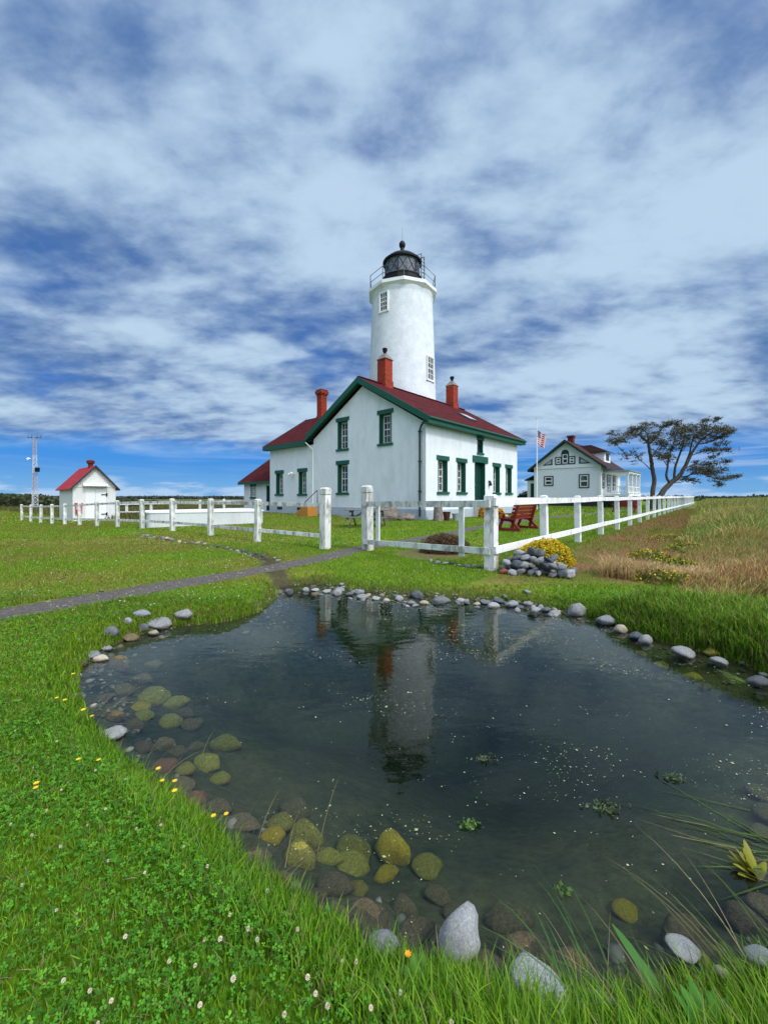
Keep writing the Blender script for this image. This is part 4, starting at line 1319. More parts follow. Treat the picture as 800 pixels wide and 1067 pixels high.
# long fence to the east
fr_ = empty("post_and_rail_fence", (F0[0], F0[1], 0))
tag(fr_, "bright white post and rail fence running far into the distance beside the dry strip", "fence", "white post and rail fences")
NR = 25
rot_r = math.atan2(FD[1], FD[0])
fdv = Vector((FD[0], FD[1], 0)).normalized(); fnear = Vector((fdv.y, -fdv.x, 0))
pm = None
for i in range(NR):
    q = fdv * (2.88 * i)
    z = gz(F0[0] + q.x, F0[1] + q.y)
    if i == 0:
        post_mesh('corner_post', 0.19, 1.385, M['worn_wood'], fr_, (0, 0, z), rot_r)
    else:
        o = post_mesh('post', 0.15, 1.375, M['white_wood'], fr_, (q.x, q.y, z), rot_r)
for i in range(NR - 1):
    a_, b_ = fdv * (2.88 * i), fdv * (2.88 * (i + 1))
    za, zb = gz(F0[0] + a_.x, F0[1] + a_.y), gz(F0[0] + b_.x, F0[1] + b_.y)
    off = fnear * (0.118 if i == 0 else 0.10)
    for z, hh in ((1.255, 0.14), (0.385, 0.13)):
        mb = MB(); mb.beam(a_ + off + fdv * (-0.10 if i == 0 else 0.004) + Vector((0, 0, za + z + rnd.uniform(-.008, .008))), b_ + fnear * 0.10 + Vector((0, 0, zb + z + rnd.uniform(-.008, .008))), 0.045, hh)
        mb.build('rail', M['white_wood'], fr_)

# far fence across the back of the lawn
bf = empty("post_and_rail_fence", (-29.5, 38.0, gz(-29.5, 38)))
tag(bf, "distant white fence behind the cistern, between the shed and the house", "fence", "white post and rail fences")
bz0 = gz(-29.5, 38)
for i in range(8):
    x = i * 2.35
    o = post_mesh('post', 0.17, 1.30, M['white_wood'], bf, (x, 0, gz(-29.5 + x, 38) - bz0), 0)
for i in range(7):
    x = i * 2.35
    for z in (1.08, 0.35):
        mb = MB(); mb.beam((x, -0.1, z + gz(-29.5 + x, 38) - bz0), (x + 2.35, -0.1, z + gz(-27.15 + x, 38) - bz0), 0.045, 0.11); mb.build('rail', M['white_wood'], bf)


# ================================================================== FURNITURE
def bench(loc, rz, label):
    """heavy red timber bench on sled feet; local x along the seat, local -y behind the back"""
    t_ = empty("timber_bench", loc, rz)
    tag(t_, label, "bench", "red timber benches")
    Lb = 1.9
    for x in (0.08, Lb - 0.08):
        mb = MB()
        mb.beam((x, -0.42, 0.05), (x, 0.50, 0.05), 0.09, 0.10)
        mb.beam((x, 0.42, 0.08), (x, 0.22, 0.60), 0.085, 0.09); mb.beam((x, -0.36, 0.08), (x, -0.02, 0.42), 0.085, 0.09)
        mb.beam((x, -0.08, 0.10), (x, -0.34, 1.02), 0.085, 0.10)
        mb.beam((x, -0.20, 0.38), (x, 0.36, 0.42), 0.085, 0.08)
        mb.build('end_frame', M['red_wood'], t_, bevel=0.006)
        mb = MB(); mb.beam((x, -0.26, 0.66), (x, 0.42, 0.64), 0.13, 0.05); mb.build('armrest', M['red_wood'], t_, bevel=0.006)
    mb = MB()
    for k in range(4):
        y = -0.10 + k * 0.145
        mb.beam((-0.04, y, 0.455 + k * 0.008), (Lb + 0.04, y, 0.455 + k * 0.008), 0.13, 0.04)
    mb.build('seat', M['red_wood'], t_, bevel=0.005)
    mb = MB()
    for k in range(4):
        z = 0.55 + k * 0.145; y = -0.135 - (z - 0.35) * 0.28
        mb.beam((-0.04, y + 0.09, z), (Lb + 0.04, y + 0.09, z), 0.04, 0.115, up=(0, -0.28, 1))
    mb.build('backrest', M['red_wood'], t_, bevel=0.005)
    return t_


bench((4.75, 15.0, 0.02), HA, "red timber bench on the lawn just behind the tall rock pile post")
bench((20.4, 31.6, 0.02), HA + 1.2, "far red timber bench seen through the long fence near the tree")

# picnic table
pt = empty("picnic_table", (-0.75, 17.4, gz(-0.75, 17.4)), R(-8))
tag(pt, "weathered grey picnic table on the lawn behind the gate posts", "table")
mb = MB()
for k in range(5):
    mb.box((-0.95, -0.36 + k * 0.147, 0.71), (0.95, -0.36 + k * 0.147 + 0.138, 0.755))
mb.build('tabletop', M['grey_wood'], pt, bevel=0.004)
for y in (-0.72, 0.72):
    mb = MB()
    for k in range(2):
        mb.box((-1.0, y - 0.14 + k * 0.145, 0.42), (1.0, y - 0.14 + k * 0.145 + 0.135, 0.46))
    mb.build('seat', M['grey_wood'], pt, bevel=0.004)
for x in (-0.68, 0.68):
    mb = MB()
    mb.beam((x, -0.60, 0.0), (x, 0.26, 0.70), 0.05, 0.10); mb.beam((x + 0.052, 0.60, 0.0), (x + 0.052, -0.26, 0.70), 0.05, 0.10)
    mb.beam((x - 0.052, -0.82, 0.38), (x - 0.052, 0.82, 0.38), 0.045, 0.09); mb.beam((x - 0.052, -0.36, 0.66), (x - 0.052, 0.36, 0.66), 0.045, 0.08)
    mb.beam((x * 0.95, 0, 0.36), (x * 0.12, 0, 0.69), 0.05, 0.07)
    mb.build('leg_frame', M['grey_wood'], pt)

# orange wooden steps and black handrail by the wing
st = empty("wooden_steps", (-4.95, 26.9, 0), HA + math.pi / 2)
tag(st, "orange plywood steps with thin black handrail against the wing wall", "steps")
mb = MB(); mb.prism([(-0.5, -0.1, 0.0), (0.75, -0.1, 0.0), (0.75, -0.1, 0.25), (0.1, -0.1, 0.62), (-0.5, -0.1, 0.62)], (0, 0.8, 0)); mb.build('treads', M['orange_wood'], st)
mb = MB(); mb.tube([(0.95, -0.15, 0.0), (0.9, -0.15, 0.95), (-0.45, -0.15, 1.75), (-0.45, -0.15, 0.6)], 0.028, 6); mb.build('handrail', M['iron'], st)


def lumps(seed, r, sub=3, amp=0.25, sq=(1, 1, 1), f=1.3, ncut=0):
    bm = bmesh.new(); bmesh.ops.create_icosphere(bm, subdivisions=sub, radius=1.0)
    rq = random.Random(seed * 17 + 1)
    cuts = [(Vector((rq.gauss(0, 1), rq.gauss(0, 1), rq.gauss(0, 0.8))).normalized(), rq.uniform(0.62, 0.86)) for _ in range(ncut)]
    for v in bm.verts:
        n = v.co.normalized()
        d = 1 + amp * mnoise.noise(n * f + Vector((seed * 3.7, seed * 1.3, 5))) + amp * 0.25 * mnoise.noise(n * f * 3.1 + Vector((seed, 9, 2)))
        for q_, t_ in cuts:
            dd = n.dot(q_) * d
            if dd > t_:
                d *= 1 - 0.8 * (dd - t_) / dd
        v.co = Vector((n.x * d * sq[0], n.y * d * sq[1], n.z * d * sq[2])) * r
    me = bpy.data.meshes.new('stone'); bm.to_mesh(me); bm.free()
    me.polygons.foreach_set('use_smooth', [True] * len(me.polygons))
    return me


# oddments along the house wall
def simple(name, label, cat, loc, build, rz=0):
    mb = MB(); mat_ = build(mb)
    o = mb.build(name, mat_, None, smooth=True); o.location = loc; o.rotation_euler = (0, 0, rz)
    return tag(o, label, cat)


me = lumps(4, 0.62, 3, 0.35, (1.2, 0.8, 0.95), 1.7); me.materials.append(M['drift'])
o = bpy.data.objects.new('driftwood_root', me); COL.objects.link(o); o.location = (0.15, 22.0, 0.32); tag(o, "brown driftwood root mass leaning against the gable wall", "driftwood")
me = lumps(5, 0.40, 3, 0.35, (1.3, 0.7, 0.6), 1.7); me.materials.append(M['drift'])
o = bpy.data.objects.new('driftwood_log', me); COL.objects.link(o); o.location = (1.25, 21.9, 0.12); tag(o, "low dark driftwood log at the foot of the gable wall near the corner", "driftwood")


def f_stump(mb):
    mb.lathe([(0.30, -0.1), (0.26, 0.2), (0.24, 0.6), (0.22, 0.88), (0.05, 0.92)], 14); return M['drift']


simple('driftwood_stump', "upright weathered driftwood stump just right of the house corner", "driftwood", (2.95, 21.5, 0), f_stump)


def f_pot(mb):
    mb.lathe([(0.13, 0), (0.17, 0.2), (0.21, 0.42), (0.22, 0.5), (0.18, 0.5), (0.16, 0.3)], 16); return M['terracotta']


simple('clay_pot', "dark red clay pot beside the driftwood stump", "pot", (3.42, 21.5, 0), f_pot)


def f_bucket(mb):
    mb.lathe([(0.16, 0), (0.19, 0.28), (0.22, 0.40), (0.20, 0.41), (0.17, 0.3)], 16); return M['zinc']


simple('zinc_bucket', "small grey zinc bucket right of the clay pot by the wall", "bucket", (3.95, 21.7, 0), f_bucket)

# ================================================================== STONES
SHAPES = {}
for k in range(7):
    SHAPES[k] = lumps(k + 20, 1.0, 3, 0.42, (1.0, [0.72, 0.85, 0.62, 0.8, 0.9, 0.68, 0.75][k], [0.55, 0.62, 0.5, 0.7, 0.45, 0.6, 0.52][k]), 1.05, ncut=[6, 5, 7, 9, 4, 8, 6][k])
_mc = {}


def stone(name, x, y, z, sx, m, label, group=None, shape=None, rz=None, sy=1.0, sz=1.0, tilt=0.12, cat="stone"):
    k = rnd.randrange(7) if shape is None else shape
    if (k, m) not in _mc:
        me = SHAPES[k].copy(); me.materials.clear(); me.materials.append(M[m]); _mc[(k, m)] = me
    o = bpy.data.objects.new(name, _mc[(k, m)]); COL.objects.link(o)
    o.location = (x, y, z); o.scale = (sx, sx * sy, sx * sz)
    o.rotation_euler = (rnd.uniform(-tilt, tilt), rnd.uniform(-tilt, tilt), rnd.uniform(0, 6.28) if rz is None else rz)
    return tag(o, label, cat, group)


def px_size(px_w, py, z):
    return px_w * (H - z) / (py - 517.0)


# north shore: the stones that line the far edge, one by one from the survey
north = [(300, 612, 11, 'rock_grey'), (318, 611, 11, 'rock_grey'), (329, 611, 10, 'rock_pale'), (340.5, 612.5, 12, 'rock_pale'), (351, 614.5, 14, 'rock_pale'), (355, 611, 13, 'rock_grey'), (363, 615.5, 12, 'rock_grey'),
         (372, 614, 10, 'rock_dark'), (378, 618, 14, 'rock_pale'), (391.5, 619.5, 13, 'rock_pale'), (402, 621, 9, 'rock_tan'), (415, 620, 13, 'rock_pale'), (422, 623, 8, 'rock_grey'),
         (428, 624, 12, 'rock_grey'), (433, 617, 20, 'rock_dark'), (441, 624, 12, 'rock_tan'), (457.5, 622.5, 24, 'rock_grey'), (479, 621.5, 14, 'rock_pale'), (487, 624, 9, 'rock_dark'), (496, 625, 10, 'rock_tan'), (505, 623.5, 16, 'rock_grey'),
         (513, 627, 15, 'rock_pale'), (520, 622, 14, 'rock_dark'), (532, 626, 18, 'rock_grey'), (541, 628, 10, 'rock_dark'), (550, 625, 15, 'rock_pale'), (557, 631, 14, 'rock_grey'), (568, 631, 12, 'rock_dark'),
         (579, 634, 12, 'rock_grey')]
NORTH_SPECIAL = {457.5: "long flat grey stone on the far pond edge below the gate panel", 391.5: "round bright white stone on the far pond edge below the gate post",
                 441: "round beige stone on the far pond edge, left of a long flat grey one", 433: "flat dark slab lying behind the far pond edge stones",
                 415: "white oval stone on the far pond edge between the two gate posts"}
for (a_, b_, wpx, m) in north:
    x, y = at(a_, b_, -0.10)
    s = px_size(wpx, b_, -0.10) / 2
    lab = NORTH_SPECIAL.get(a_)
    z = max(gz(x, y), ZW) + s * 0.12
    stone('shore_stone', x, y, z, s * rnd.uniform(0.74, 0.92), m, lab or "small rounded %s stone in the row lining the far edge of the pond" % {'rock_grey': 'grey', 'rock_pale': 'whitish', 'rock_dark': 'dark', 'rock_tan': 'tan'}[m],
          None if lab else "stones lining the far pond edge", rz=rnd.uniform(-0.3, 0.3))
# smaller stones wedged between and behind them
npx = np.array([(q[0], q[1]) for q in north if q[2] != 20], dtype=float)
for _ in range(46):
    i = rnd.randrange(len(npx) - 1); u = rnd.random()
    a_, b_ = npx[i] * (1 - u) + npx[i + 1] * u
    b_ += rnd.choice([-4.0, -2.8, -1.5, 2.0, 3.2]) + rnd.uniform(-.6, .6)
    x, y = at(a_, b_, -0.10); m = rnd.choice(['rock_grey', 'rock_grey', 'rock_pale', 'rock_dark', 'rock_tan', 'rock_brown'])
    s = px_size(rnd.uniform(5, 10), b_, -0.10) / 2
    stone('shore_stone', x, y, max(gz(x, y), ZW - 0.01) + s * 0.10, s, m, "small rounded %s stone in the row lining the far edge of the pond" % {'rock_grey': 'grey', 'rock_pale': 'whitish', 'rock_dark': 'dark', 'rock_tan': 'tan', 'rock_brown': 'brown'}[m], "stones lining the far pond edge", tilt=0.4)
for (a_, b_, wpx, m, lab, shp) in [
        (599, 636, 23, 'rock_pale', "large round whitish boulder on the far right pond edge", 3),
        (629, 645, 21, 'rock_grey', "smooth grey oval boulder right of the large whitish one", 1),
        (645, 640, 17, 'rock_grey', "pale grey stone topping the small heap on the right pond edge", 1),
        (654, 647, 18, 'rock_dark', "dark stone in the small heap on the right pond edge", 4),
        (645, 653, 15, 'rock_tan', "tan wedge stone at the base of the small heap on the right pond edge", 3),
        (661, 660, 15, 'rock_dark', "dark blue grey stone below the small heap, nearest the water", 1),
        (671, 664, 16, 'rock_pale', "pale pointed stone right of the small heap by the water", 3),
        (713, 678, 24, 'rock_pale', "flat pale oval stone alone at the right water edge", 4),
        (741, 677, 18, 'rock_olive', "olive mossy stone under the tall grass of the right bank", 1),
        (750, 686, 18, 'rock_pale', "low pale stone in front of the olive mossy one", 4),
        (788, 707, 22, 'rock_grey', "grey stone under overhanging grass at the right frame edge", 1)]:
    x, y = at(a_, b_, -0.12); s = px_size(wpx, b_, -0.12) / 2
    top = 0.10 if 'topping' in lab else 0.0
    stone('shore_stone', x, y, ZW + s * 0.22 + top, s * 0.88, m, lab, None, shape=shp, rz=rnd.uniform(-0.4, 0.4), sz=1.15)
# west shore
for (a_, b_, wpx, m, lab, shp) in [
        (191, 645, 22, 'rock_pale', "pale stone at the top right end of the left bank row", 1),
        (169, 650, 25, 'rock_pale', "long pale oval stone in the left bank row", 4),
        (150, 654, 15, 'rock_grey', "middle grey stone of the left bank row, wedged between paler ones", 3),
        (146, 650.5, 19, 'rock_grey', "flat grey stone leaning behind the left bank row", 2),
        (160, 656, 12, 'rock_tan', "small tan stone under the long pale oval one of the left bank row", 1),
        (134, 655, 13, 'rock_grey', "small grey stone left of the middle of the left bank row", 3),
        (138, 661, 15, 'rock_brown', "brown wet stone at the waterline below the left bank row", 4),
        (117, 663, 21, 'rock_grey', "large speckled grey stone of the left bank row, taller than the rest", 3),
        (111, 672, 12, 'rock_pale', "small white egg shaped stone below the speckled grey one", 1),
        (98, 678, 15, 'rock_grey', "low grey stone near the left tip of the pond", 4),
        (104, 682, 17, 'rock_tan', "flat tan stone at the waterline near the left tip of the pond", 2),
        (87, 687, 14, 'rock_brown', "brownish stone at the left tip of the pond", 3),
        (76, 722, 15, 'rock_grey', "lone pale blue grey stone in the grass on the left bank", 4),
        (121, 758, 25, 'rock_pale', "flat whitish stone jutting from the grass into the left side of the water", 4)]:
    x, y = at(a_, b_, -0.12); s = px_size(wpx, b_, -0.12) / 2
    z = max(gz(x, y), ZW) + s * 0.18
    stone('shore_stone', x, y, z, s * 0.95, m, lab, None, shape=shp, rz=rnd.uniform(-0.3, 0.3), sz=0.95)
# near shore boulders, partly out of the water
for (a_, b_, wpx, m, lab, shp, sz_, zoff, rz_) in [
        (478, 985, 56, 'rock_white', "big angular white granite boulder standing in the water at the near bank", 3, 1.25, 0.03, 1.2),
        (560, 1030, 68, 'rock_white', "long white granite boulder half hidden by the near bank grass", 1, 0.75, 0.01, -0.6),
        (402, 986, 32, 'rock_grey', "small blue white stone in the near bank grass beside a yellow flower", 4, 1.0, 0.01, 0.2),
        (622, 1044, 36, 'rock_grey', "dull grey stone low in the near bank grass right of the long white boulder", 3, 0.8, 0.0, 0.3),
        (790, 1010, 28, 'rock_grey', "smooth blue grey stone in the grass at the lower right corner", 1, 1.0, 0.04, 0.2),
        (714, 994, 30, 'rock_white', "pale dry stone tip poking out of the shallow water above the near bank", 4, 0.8, 0.02, -0.2),
        (750, 1019, 16, 'rock_tan', "small round tan stone in shallow water near the lower right corner", 3, 1.0, 0.02, 0)]:
    zz = ZW + 0.03
    x, y = at(a_, b_, zz); s = px_size(wpx, b_, zz) / 2
    stone('bank_boulder', x, y, zz + zoff - s * 0.05, s, m, lab, None, shape=shp, rz=rz_, sz=sz_, tilt=0.1)

# stones under the water
under = [(163, 724, 30, 'o'), (181, 730, 26, 'o'), (147, 734, 22, 'y'), (151, 742, 20, 'o'), (192, 739, 22, 'b'), (180, 748, 22, 'o'), (200, 751, 24, 'b'), (147, 705, 24, 'b'), (125, 690, 26, 'b'),
         (130, 716, 22, 'b'), (140, 752, 22, 'b'), (232, 772, 34, 'o'), (202, 774, 20, 'b'), (172, 792, 26, 'r'), (192, 796, 22, 'o'), (215, 792, 32, 'o'), (170, 772, 24, 'b'), (150, 772, 22, 'b'),
         (192, 812, 24, 'b'), (226, 832, 30, 'b'), (160, 690, 18, 'b'), (110, 722, 20, 'b'), (120, 742, 20, 'b'), (184, 778, 20, 'b'), (228, 806, 22, 'o'), (205, 824, 24, 'r'),
         (306, 838, 36, 'b'), (250, 848, 40, 'b'), (290, 852, 30, 'o'), (284, 864, 26, 'y'), (317, 866, 44, 'o'), (312, 884, 40, 'o'), (340, 886, 30, 'o'), (371, 882, 36, 'o'), (370, 894, 34, 'o'),
         (408, 877, 44, 'y'), (345, 914, 40, 'd'), (372, 918, 24, 'o'), (400, 904, 28, 'y'), (386, 946, 42, 'b'), (268, 884, 30, 'b'), (290, 908, 32, 'b'), (325, 924, 30, 'b'), (350, 938, 28, 'b'),
         (447, 894, 30, 'o'), (428, 962, 46, 'd'), (420, 936, 32, 'b'), (525, 952, 52, 'b'), (545, 988, 60, 'b'), (592, 1000, 52, 'b'), (505, 1000, 44, 'b'), (652, 939, 26, 'y'), (708, 966, 52, 'b'),
         (735, 985, 40, 'b'), (640, 1012, 46, 'b'), (676, 1012, 40, 'b'), (795, 822, 26, 'b'), (800, 842, 30, 'b'), (790, 862, 28, 'b'), (785, 900, 36, 'b'), (770, 950, 44, 'b'), (800, 940, 40, 'b'),
         (690, 690, 14, 'o'), (720, 702, 16, 'o'), (668, 678, 12, 'b'), (765, 722, 18, 'b'), (735, 712, 14, 'b'), (455, 925, 30, 'b'), (480, 945, 30, 'b')]
UM = {'o': ('rock_olive', 'olive'), 'y': ('rock_yellow', 'yellow'), 'b': ('rock_brown', 'brown'), 'r': ('rock_rust', 'rust red'), 'd': ('rock_brown', 'dark brown')}
USPEC = {(284, 864): "bright yellow olive stone under water beside the near left bank grass", (317, 866): "largest olive stone under water by the near left bank, upright oval",
         (408, 877): "long yellow stone under water, farthest right in the near left cluster", (400, 904): "round yellow stone under water just below the long yellow one",
         (345, 914): "round dark stone under water in the near left cluster", (652, 939): "lone bright yellow oval stone under the dark water of the near right",
         (708, 966): "big brown sunken boulder behind the pale dry stone tip", (525, 952): "wide dim brown boulder under water right of the white granite boulder",
         (172, 792): "rust red stone under the shallow water of the left bank", (250, 848): "big brown stone under water hugging the left bank grass",
         (306, 838): "dim brown stone farthest from the bank in the near left cluster", (340, 886): "egg shaped olive stone under water right of the largest olive one",
         (428, 962): "dark sunken boulder touching the left side of the white granite boulder", (372, 918): "small olive stone right of the round dark one under water"}
for (a_, b_, wpx, c_) in under:
    # depth of the bed there: a few steps along the line of sight
    z = ZW - 0.1
    for _ in range(12):
        x, y = at(a_, b_, z)
        z = 0.5 * z + 0.5 * (gz(x, y) + 0.05)
    x, y = at(a_, b_, z); s = px_size(wpx, b_, z) / 2
    zb = gz(x, y)
    hh = min(s * 0.55, max(0.02, (ZW - 0.012 - zb)))
    lab = USPEC.get((a_, b_))
    if lab is None:
        where = "left bank" if a_ < 240 else ("near left bank" if a_ < 440 else ("near bank" if b_ > 900 else "right bank"))
        lab = "%s stone lying under the shallow water along the %s" % (UM[c_][1], where)
        grp = "sunken stones along the pond banks"
    else:
        grp = None
    o = stone('sunken_stone', x, y, zb + hh * 0.35, s * 1.04, UM[c_][0], lab, grp, rz=rnd.uniform(-0.5, 0.5), sz=min(1.2, hh / (s * 0.55) * 1.05), tilt=0.08)

# the rock pile by the corner post
pc_ = np.array(at(553, 606, 0))
px_l, px_r = at(518, 598, 0), at(599, 605, 0)
names = []
ux = Vector((px_r[0] - px_l[0], px_r[1] - px_l[1], 0)); Lp = ux.length; ux.normalize(); uy = Vector((-ux.y, ux.x, 0))
org = Vector((px_l[0], px_l[1], 0))
PSPEC = {2: ('rock_red', "red brick fragment at the left end of the rock pile beside the post"), 9: ('rock_dark', "dark slab crowning the rock pile"), 14: ('rock_tan', "round tan stone in the middle of the rock pile"),
         20: ('rock_pale', "pale stone at the right end of the rock pile"), 24: ('rock_pale', "pale stone at the front foot of the rock pile")}
idx = 0
for lay, (nrow, ncol, zz) in enumerate(((4, 8, 0.06), (3, 7, 0.17), (2, 5, 0.27), (1, 3, 0.36))):
    for r_ in range(nrow):
        for c_ in range(ncol):
            f_ = (c_ + 0.5 + rnd.uniform(-0.28, 0.28)) / ncol
            span = 1.0 - 0.20 * lay
            sx_ = Lp * (0.5 + (f_ - 0.5) * span) - 0.03 * lay
            yy = (-0.02 + (r_ + 0.5 + rnd.uniform(-.25, .25)) / nrow * (0.62 - 0.14 * lay)) + 0.07 * lay
            p = org + ux * sx_ + uy * yy
            s = rnd.uniform(0.07, 0.125) if lay else rnd.uniform(0.075, 0.12)
            m, lab, grp = rnd.choice(['rock_grey'] * 5 + ['rock_dark'] * 3 + ['rock_pale'] * 3), None, None
            key = {(0, 0, 0): 2, (3, 0, 1): 9, (1, 0, 3): 14, (0, 0, 7): 20, (0, 0, 4): 24}.get((lay, r_, c_))
            if key:
                m, lab = PSPEC[key]; s = 0.085 if key != 9 else 0.13
            if not lab:
                lab = "rounded %s cobble heaped in the rock pile beside the corner post" % {'rock_grey': 'grey', 'rock_dark': 'dark', 'rock_pale': 'pale'}[m]; grp = "cobbles of the rock pile"
            stone('pile_stone', p.x, p.y, zz + rnd.uniform(-.015, .02), s, m, lab, grp, tilt=0.55)
            idx += 1
# a thin line of stones under the gate panel
for k, (a_, b_) in enumerate([(449, 585), (456, 587), (463, 588), (471, 588), (478, 590), (486, 591), (494, 591), (501, 592)]):
    x, y = at(a_, b_, 0)
    stone('edging_stone', x, y, 0.02, rnd.uniform(0.05, 0.085), rnd.choice(['rock_grey', 'rock_pale', 'rock_dark']), "small stone in the short row under the gate panel left of the rock pile", "stones under the gate panel")
# stones of the dry channel
chp = np.array(chan); cl = np.hypot(*np.diff(chp, axis=0).T)
acc = np.concatenate([[0], np.cumsum(cl)])
tt_ = 0.0
while tt_ < acc[-1] - 0.1:
    i = min(np.searchsorted(acc, tt_, 'right') - 1, len(cl) - 1)
    p = chp[i] + (chp[i + 1] - chp[i]) * (tt_ - acc[i]) / cl[i]
    d_ = (chp[i + 1] - chp[i]) / cl[i]; n_ = np.array([-d_[1], d_[0]])
    for sd__ in (-1, 1):
        q = p + n_ * sd__ * (0.17 + rnd.uniform(-.04, .04)) + d_ * rnd.uniform(-.06, .06)
        m = rnd.choice(['rock_grey', 'rock_grey', 'rock_pale', 'rock_dark', 'rock_dark', 'rock_tan'])
        stone('channel_stone', q[0], q[1], gz(*q) + 0.01, rnd.uniform(0.05, 0.095), m, "small %s stone edging the dry channel across the left lawn" % {'rock_grey': 'grey', 'rock_pale': 'pale', 'rock_dark': 'dark', 'rock_tan': 'tan'}[m], "stones edging the dry channel")
    tt_ += rnd.uniform(0.26, 0.42)


# ================================================================== GRASS
def blades(name, P, z, h, wd, lean, az, cols, segs=2, material='blade', parent=None, droop=0.0):
    """one mesh of curved tapering blades. lean: horizontal tip offset as a share of the height, towards az"""
    n = len(P)
    if n == 0: return None
    face = az + rs.uniform(-0.9, 0.9, n) + math.pi / 2
    sx, sy = np.cos(face) * wd / 2, np.sin(face) * wd / 2
    lx, ly = np.cos(az) * lean * h, np.sin(az) * lean * h
    x, y = P[:, 0], P[:, 1]
    if segs == 1:
        V = np.empty((n, 3, 3))
        V[:, 0] = np.stack([x - sx, y - sy, z], 1); V[:, 1] = np.stack([x + sx, y + sy, z], 1)
        V[:, 2] = np.stack([x + lx, y + ly, z + h], 1)
        Fx = np.arange(n)[:, None] * 3 + np.array([[0, 1, 2]])
        k = 3
    else:
        V = np.empty((n, 7, 3))
        for i, (u, wv) in enumerate(((0, 0.8), (0.45, 1.0), (0.8, 0.6))):
            zz = z + h * (u - droop * u ** 3 * 0.6)
            V[:, 2 * i] = np.stack([x - sx * wv + lx * u ** 2, y - sy * wv + ly * u ** 2, zz], 1)
            V[:, 2 * i + 1] = np.stack([x + sx * wv + lx * u ** 2, y + sy * wv + ly * u ** 2, zz], 1)
        V[:, 6] = np.stack([x + lx, y + ly, z + h * (1 - droop * 0.6)], 1)
        tri = np.array([[0, 1, 3], [0, 3, 2], [2, 3, 5], [2, 5, 4], [4, 5, 6]])
        Fx = (np.arange(n)[:, None, None] * 7 + tri[None]).reshape(-1, 3)
        k = 7
    c = np.repeat(cols, k, axis=0)
    return big_mesh(name, V.reshape(-1, 3), Fx, 3, M[material], c, parent=parent)


def scatter(n, z0, z1, xmin=-9e9, xmax=9e9, margin=1.2):
    """n even random points over the ground between two depths, as wide as the view plus a margin"""
    wide = z1 * 0.985 + margin
    lo, hi = max(-wide, xmin), min(wide, xmax)
    Y = rs.uniform(z0, z1, n * 4); X = rs.uniform(lo, hi, n * 4)
    k = np.abs(X) < Y * 0.985 + margin
    return np.stack([X[k], Y[k]], 1)[:n]


def inside_house(P, pad=0.05):
    q = np.zeros(len(P), bool)
    for (ox, oy, u0, u1, v0, v1) in ((2.354, 22.14, 0, 12.3, 0, 10.1), (2.354, 22.14, 0, 8, 10.1, 15.95), (2.354, 22.14, 0.5, 7, 15.9, 21.2),
                                     (SP[0], SP[1], 0, 2.6, 0, 4.9), (27.5, 50, 0, 11, -2.9, 8.4), (-8.6, 19.0, -9, -9, 0, 0)):
        dx_, dy_ = P[:, 0] - ox, P[:, 1] - oy
        uu = dx_ * rh.x + dy_ * rh.y; vv = dx_ * lh.x + dy_ * lh.y
        q |= (uu > u0 - pad) & (uu < u1 + pad) & (vv > v0 - pad) & (vv < v1 + pad)
    ca = math.atan2(2.7, 4.4); dx_, dy_ = P[:, 0] + 8.6, P[:, 1] - 19.0
    uu = dx_ * math.cos(ca) + dy_ * math.sin(ca); vv = -dx_ * math.sin(ca) + dy_ * math.cos(ca)
    q |= (uu > -2.5) & (uu < 2.75) & (vv > -0.85) & (vv < 3.25)
    return q


PATH_D = PATH[::3]; PATHB_D = PATHB[::4]


def lawn_ok(P, sdv, edge=0.03):
    jit = 0.05 * (vnoise(P[:, 0], P[:, 1], 5) - 0.5)
    ok = sdv > edge
    ok &= seg_dist(P, PATH_D) + 1.6 * jit > 0.335
    ok &= seg_dist(P, PATHB_D) + jit > 0.44
    ok &= np.minimum(seg_dist(P, chan), seg_dist(P, chan2)) > 0.21
    ok &= side_of(P, F0, FD) * (P[:, 1] > 6.0) < 0.25
    ok &= ~inside_house(P)
    ok &= np.hypot(P[:, 0] - 1.05, P[:, 1] - 9.2) + 0.5 * (vnoise(P[:, 0], P[:, 1], 3) - 0.5) > 0.8
    return ok


def lawn_cols(P, spread=0.38, straw=0.07):
    n = len(P); x, y = P[:, 0], P[:, 1]
    a, b2 = np.array([0.086, 0.220, 0.006]), np.array([0.240, 0.375, 0.014])
    t_ = np.clip(fbm(x, y, 1.1) * 0.9 + rs.normal(0, 0.28, n), 0, 1)[:, None]
    c = a * (1 - t_) + b2 * t_
    dry = smooth(-x - 0.5, 0, 2.5) * smooth(y, 3.5, 6.5) * smooth(fbm(x, y, 0.35) * 0.6 + fbm(x + 31, y - 12, 0.9) * 0.5, 0.38, 0.68)
    dry = np.maximum(dry, 0.5 * smooth(y, 5.3, 6.8) * smooth(fbm(x + 3, y + 8, 0.8), 0.45, 0.65))
    dm_ = (rs.rand(n) < 0.62 * dry)[:, None]
    c = np.where(dm_, np.array([0.235, 0.205, 0.045]) * rs.uniform(0.7, 1.2, (n, 1)), c)
    st_ = (rs.rand(n) < straw)[:, None]
    c = np.where(st_, np.array([0.30, 0.25, 0.09]) * rs.uniform(0.6, 1.1, (n, 1)), c)
    c = c * np.stack([0.84 + 0.16 * smooth(y, 2.0, 4.5), 0.96 + 0 * y, 1 + 0 * y], 1)
    return c * rs.uniform(1 - spread, 1 + spread, (n, 1))


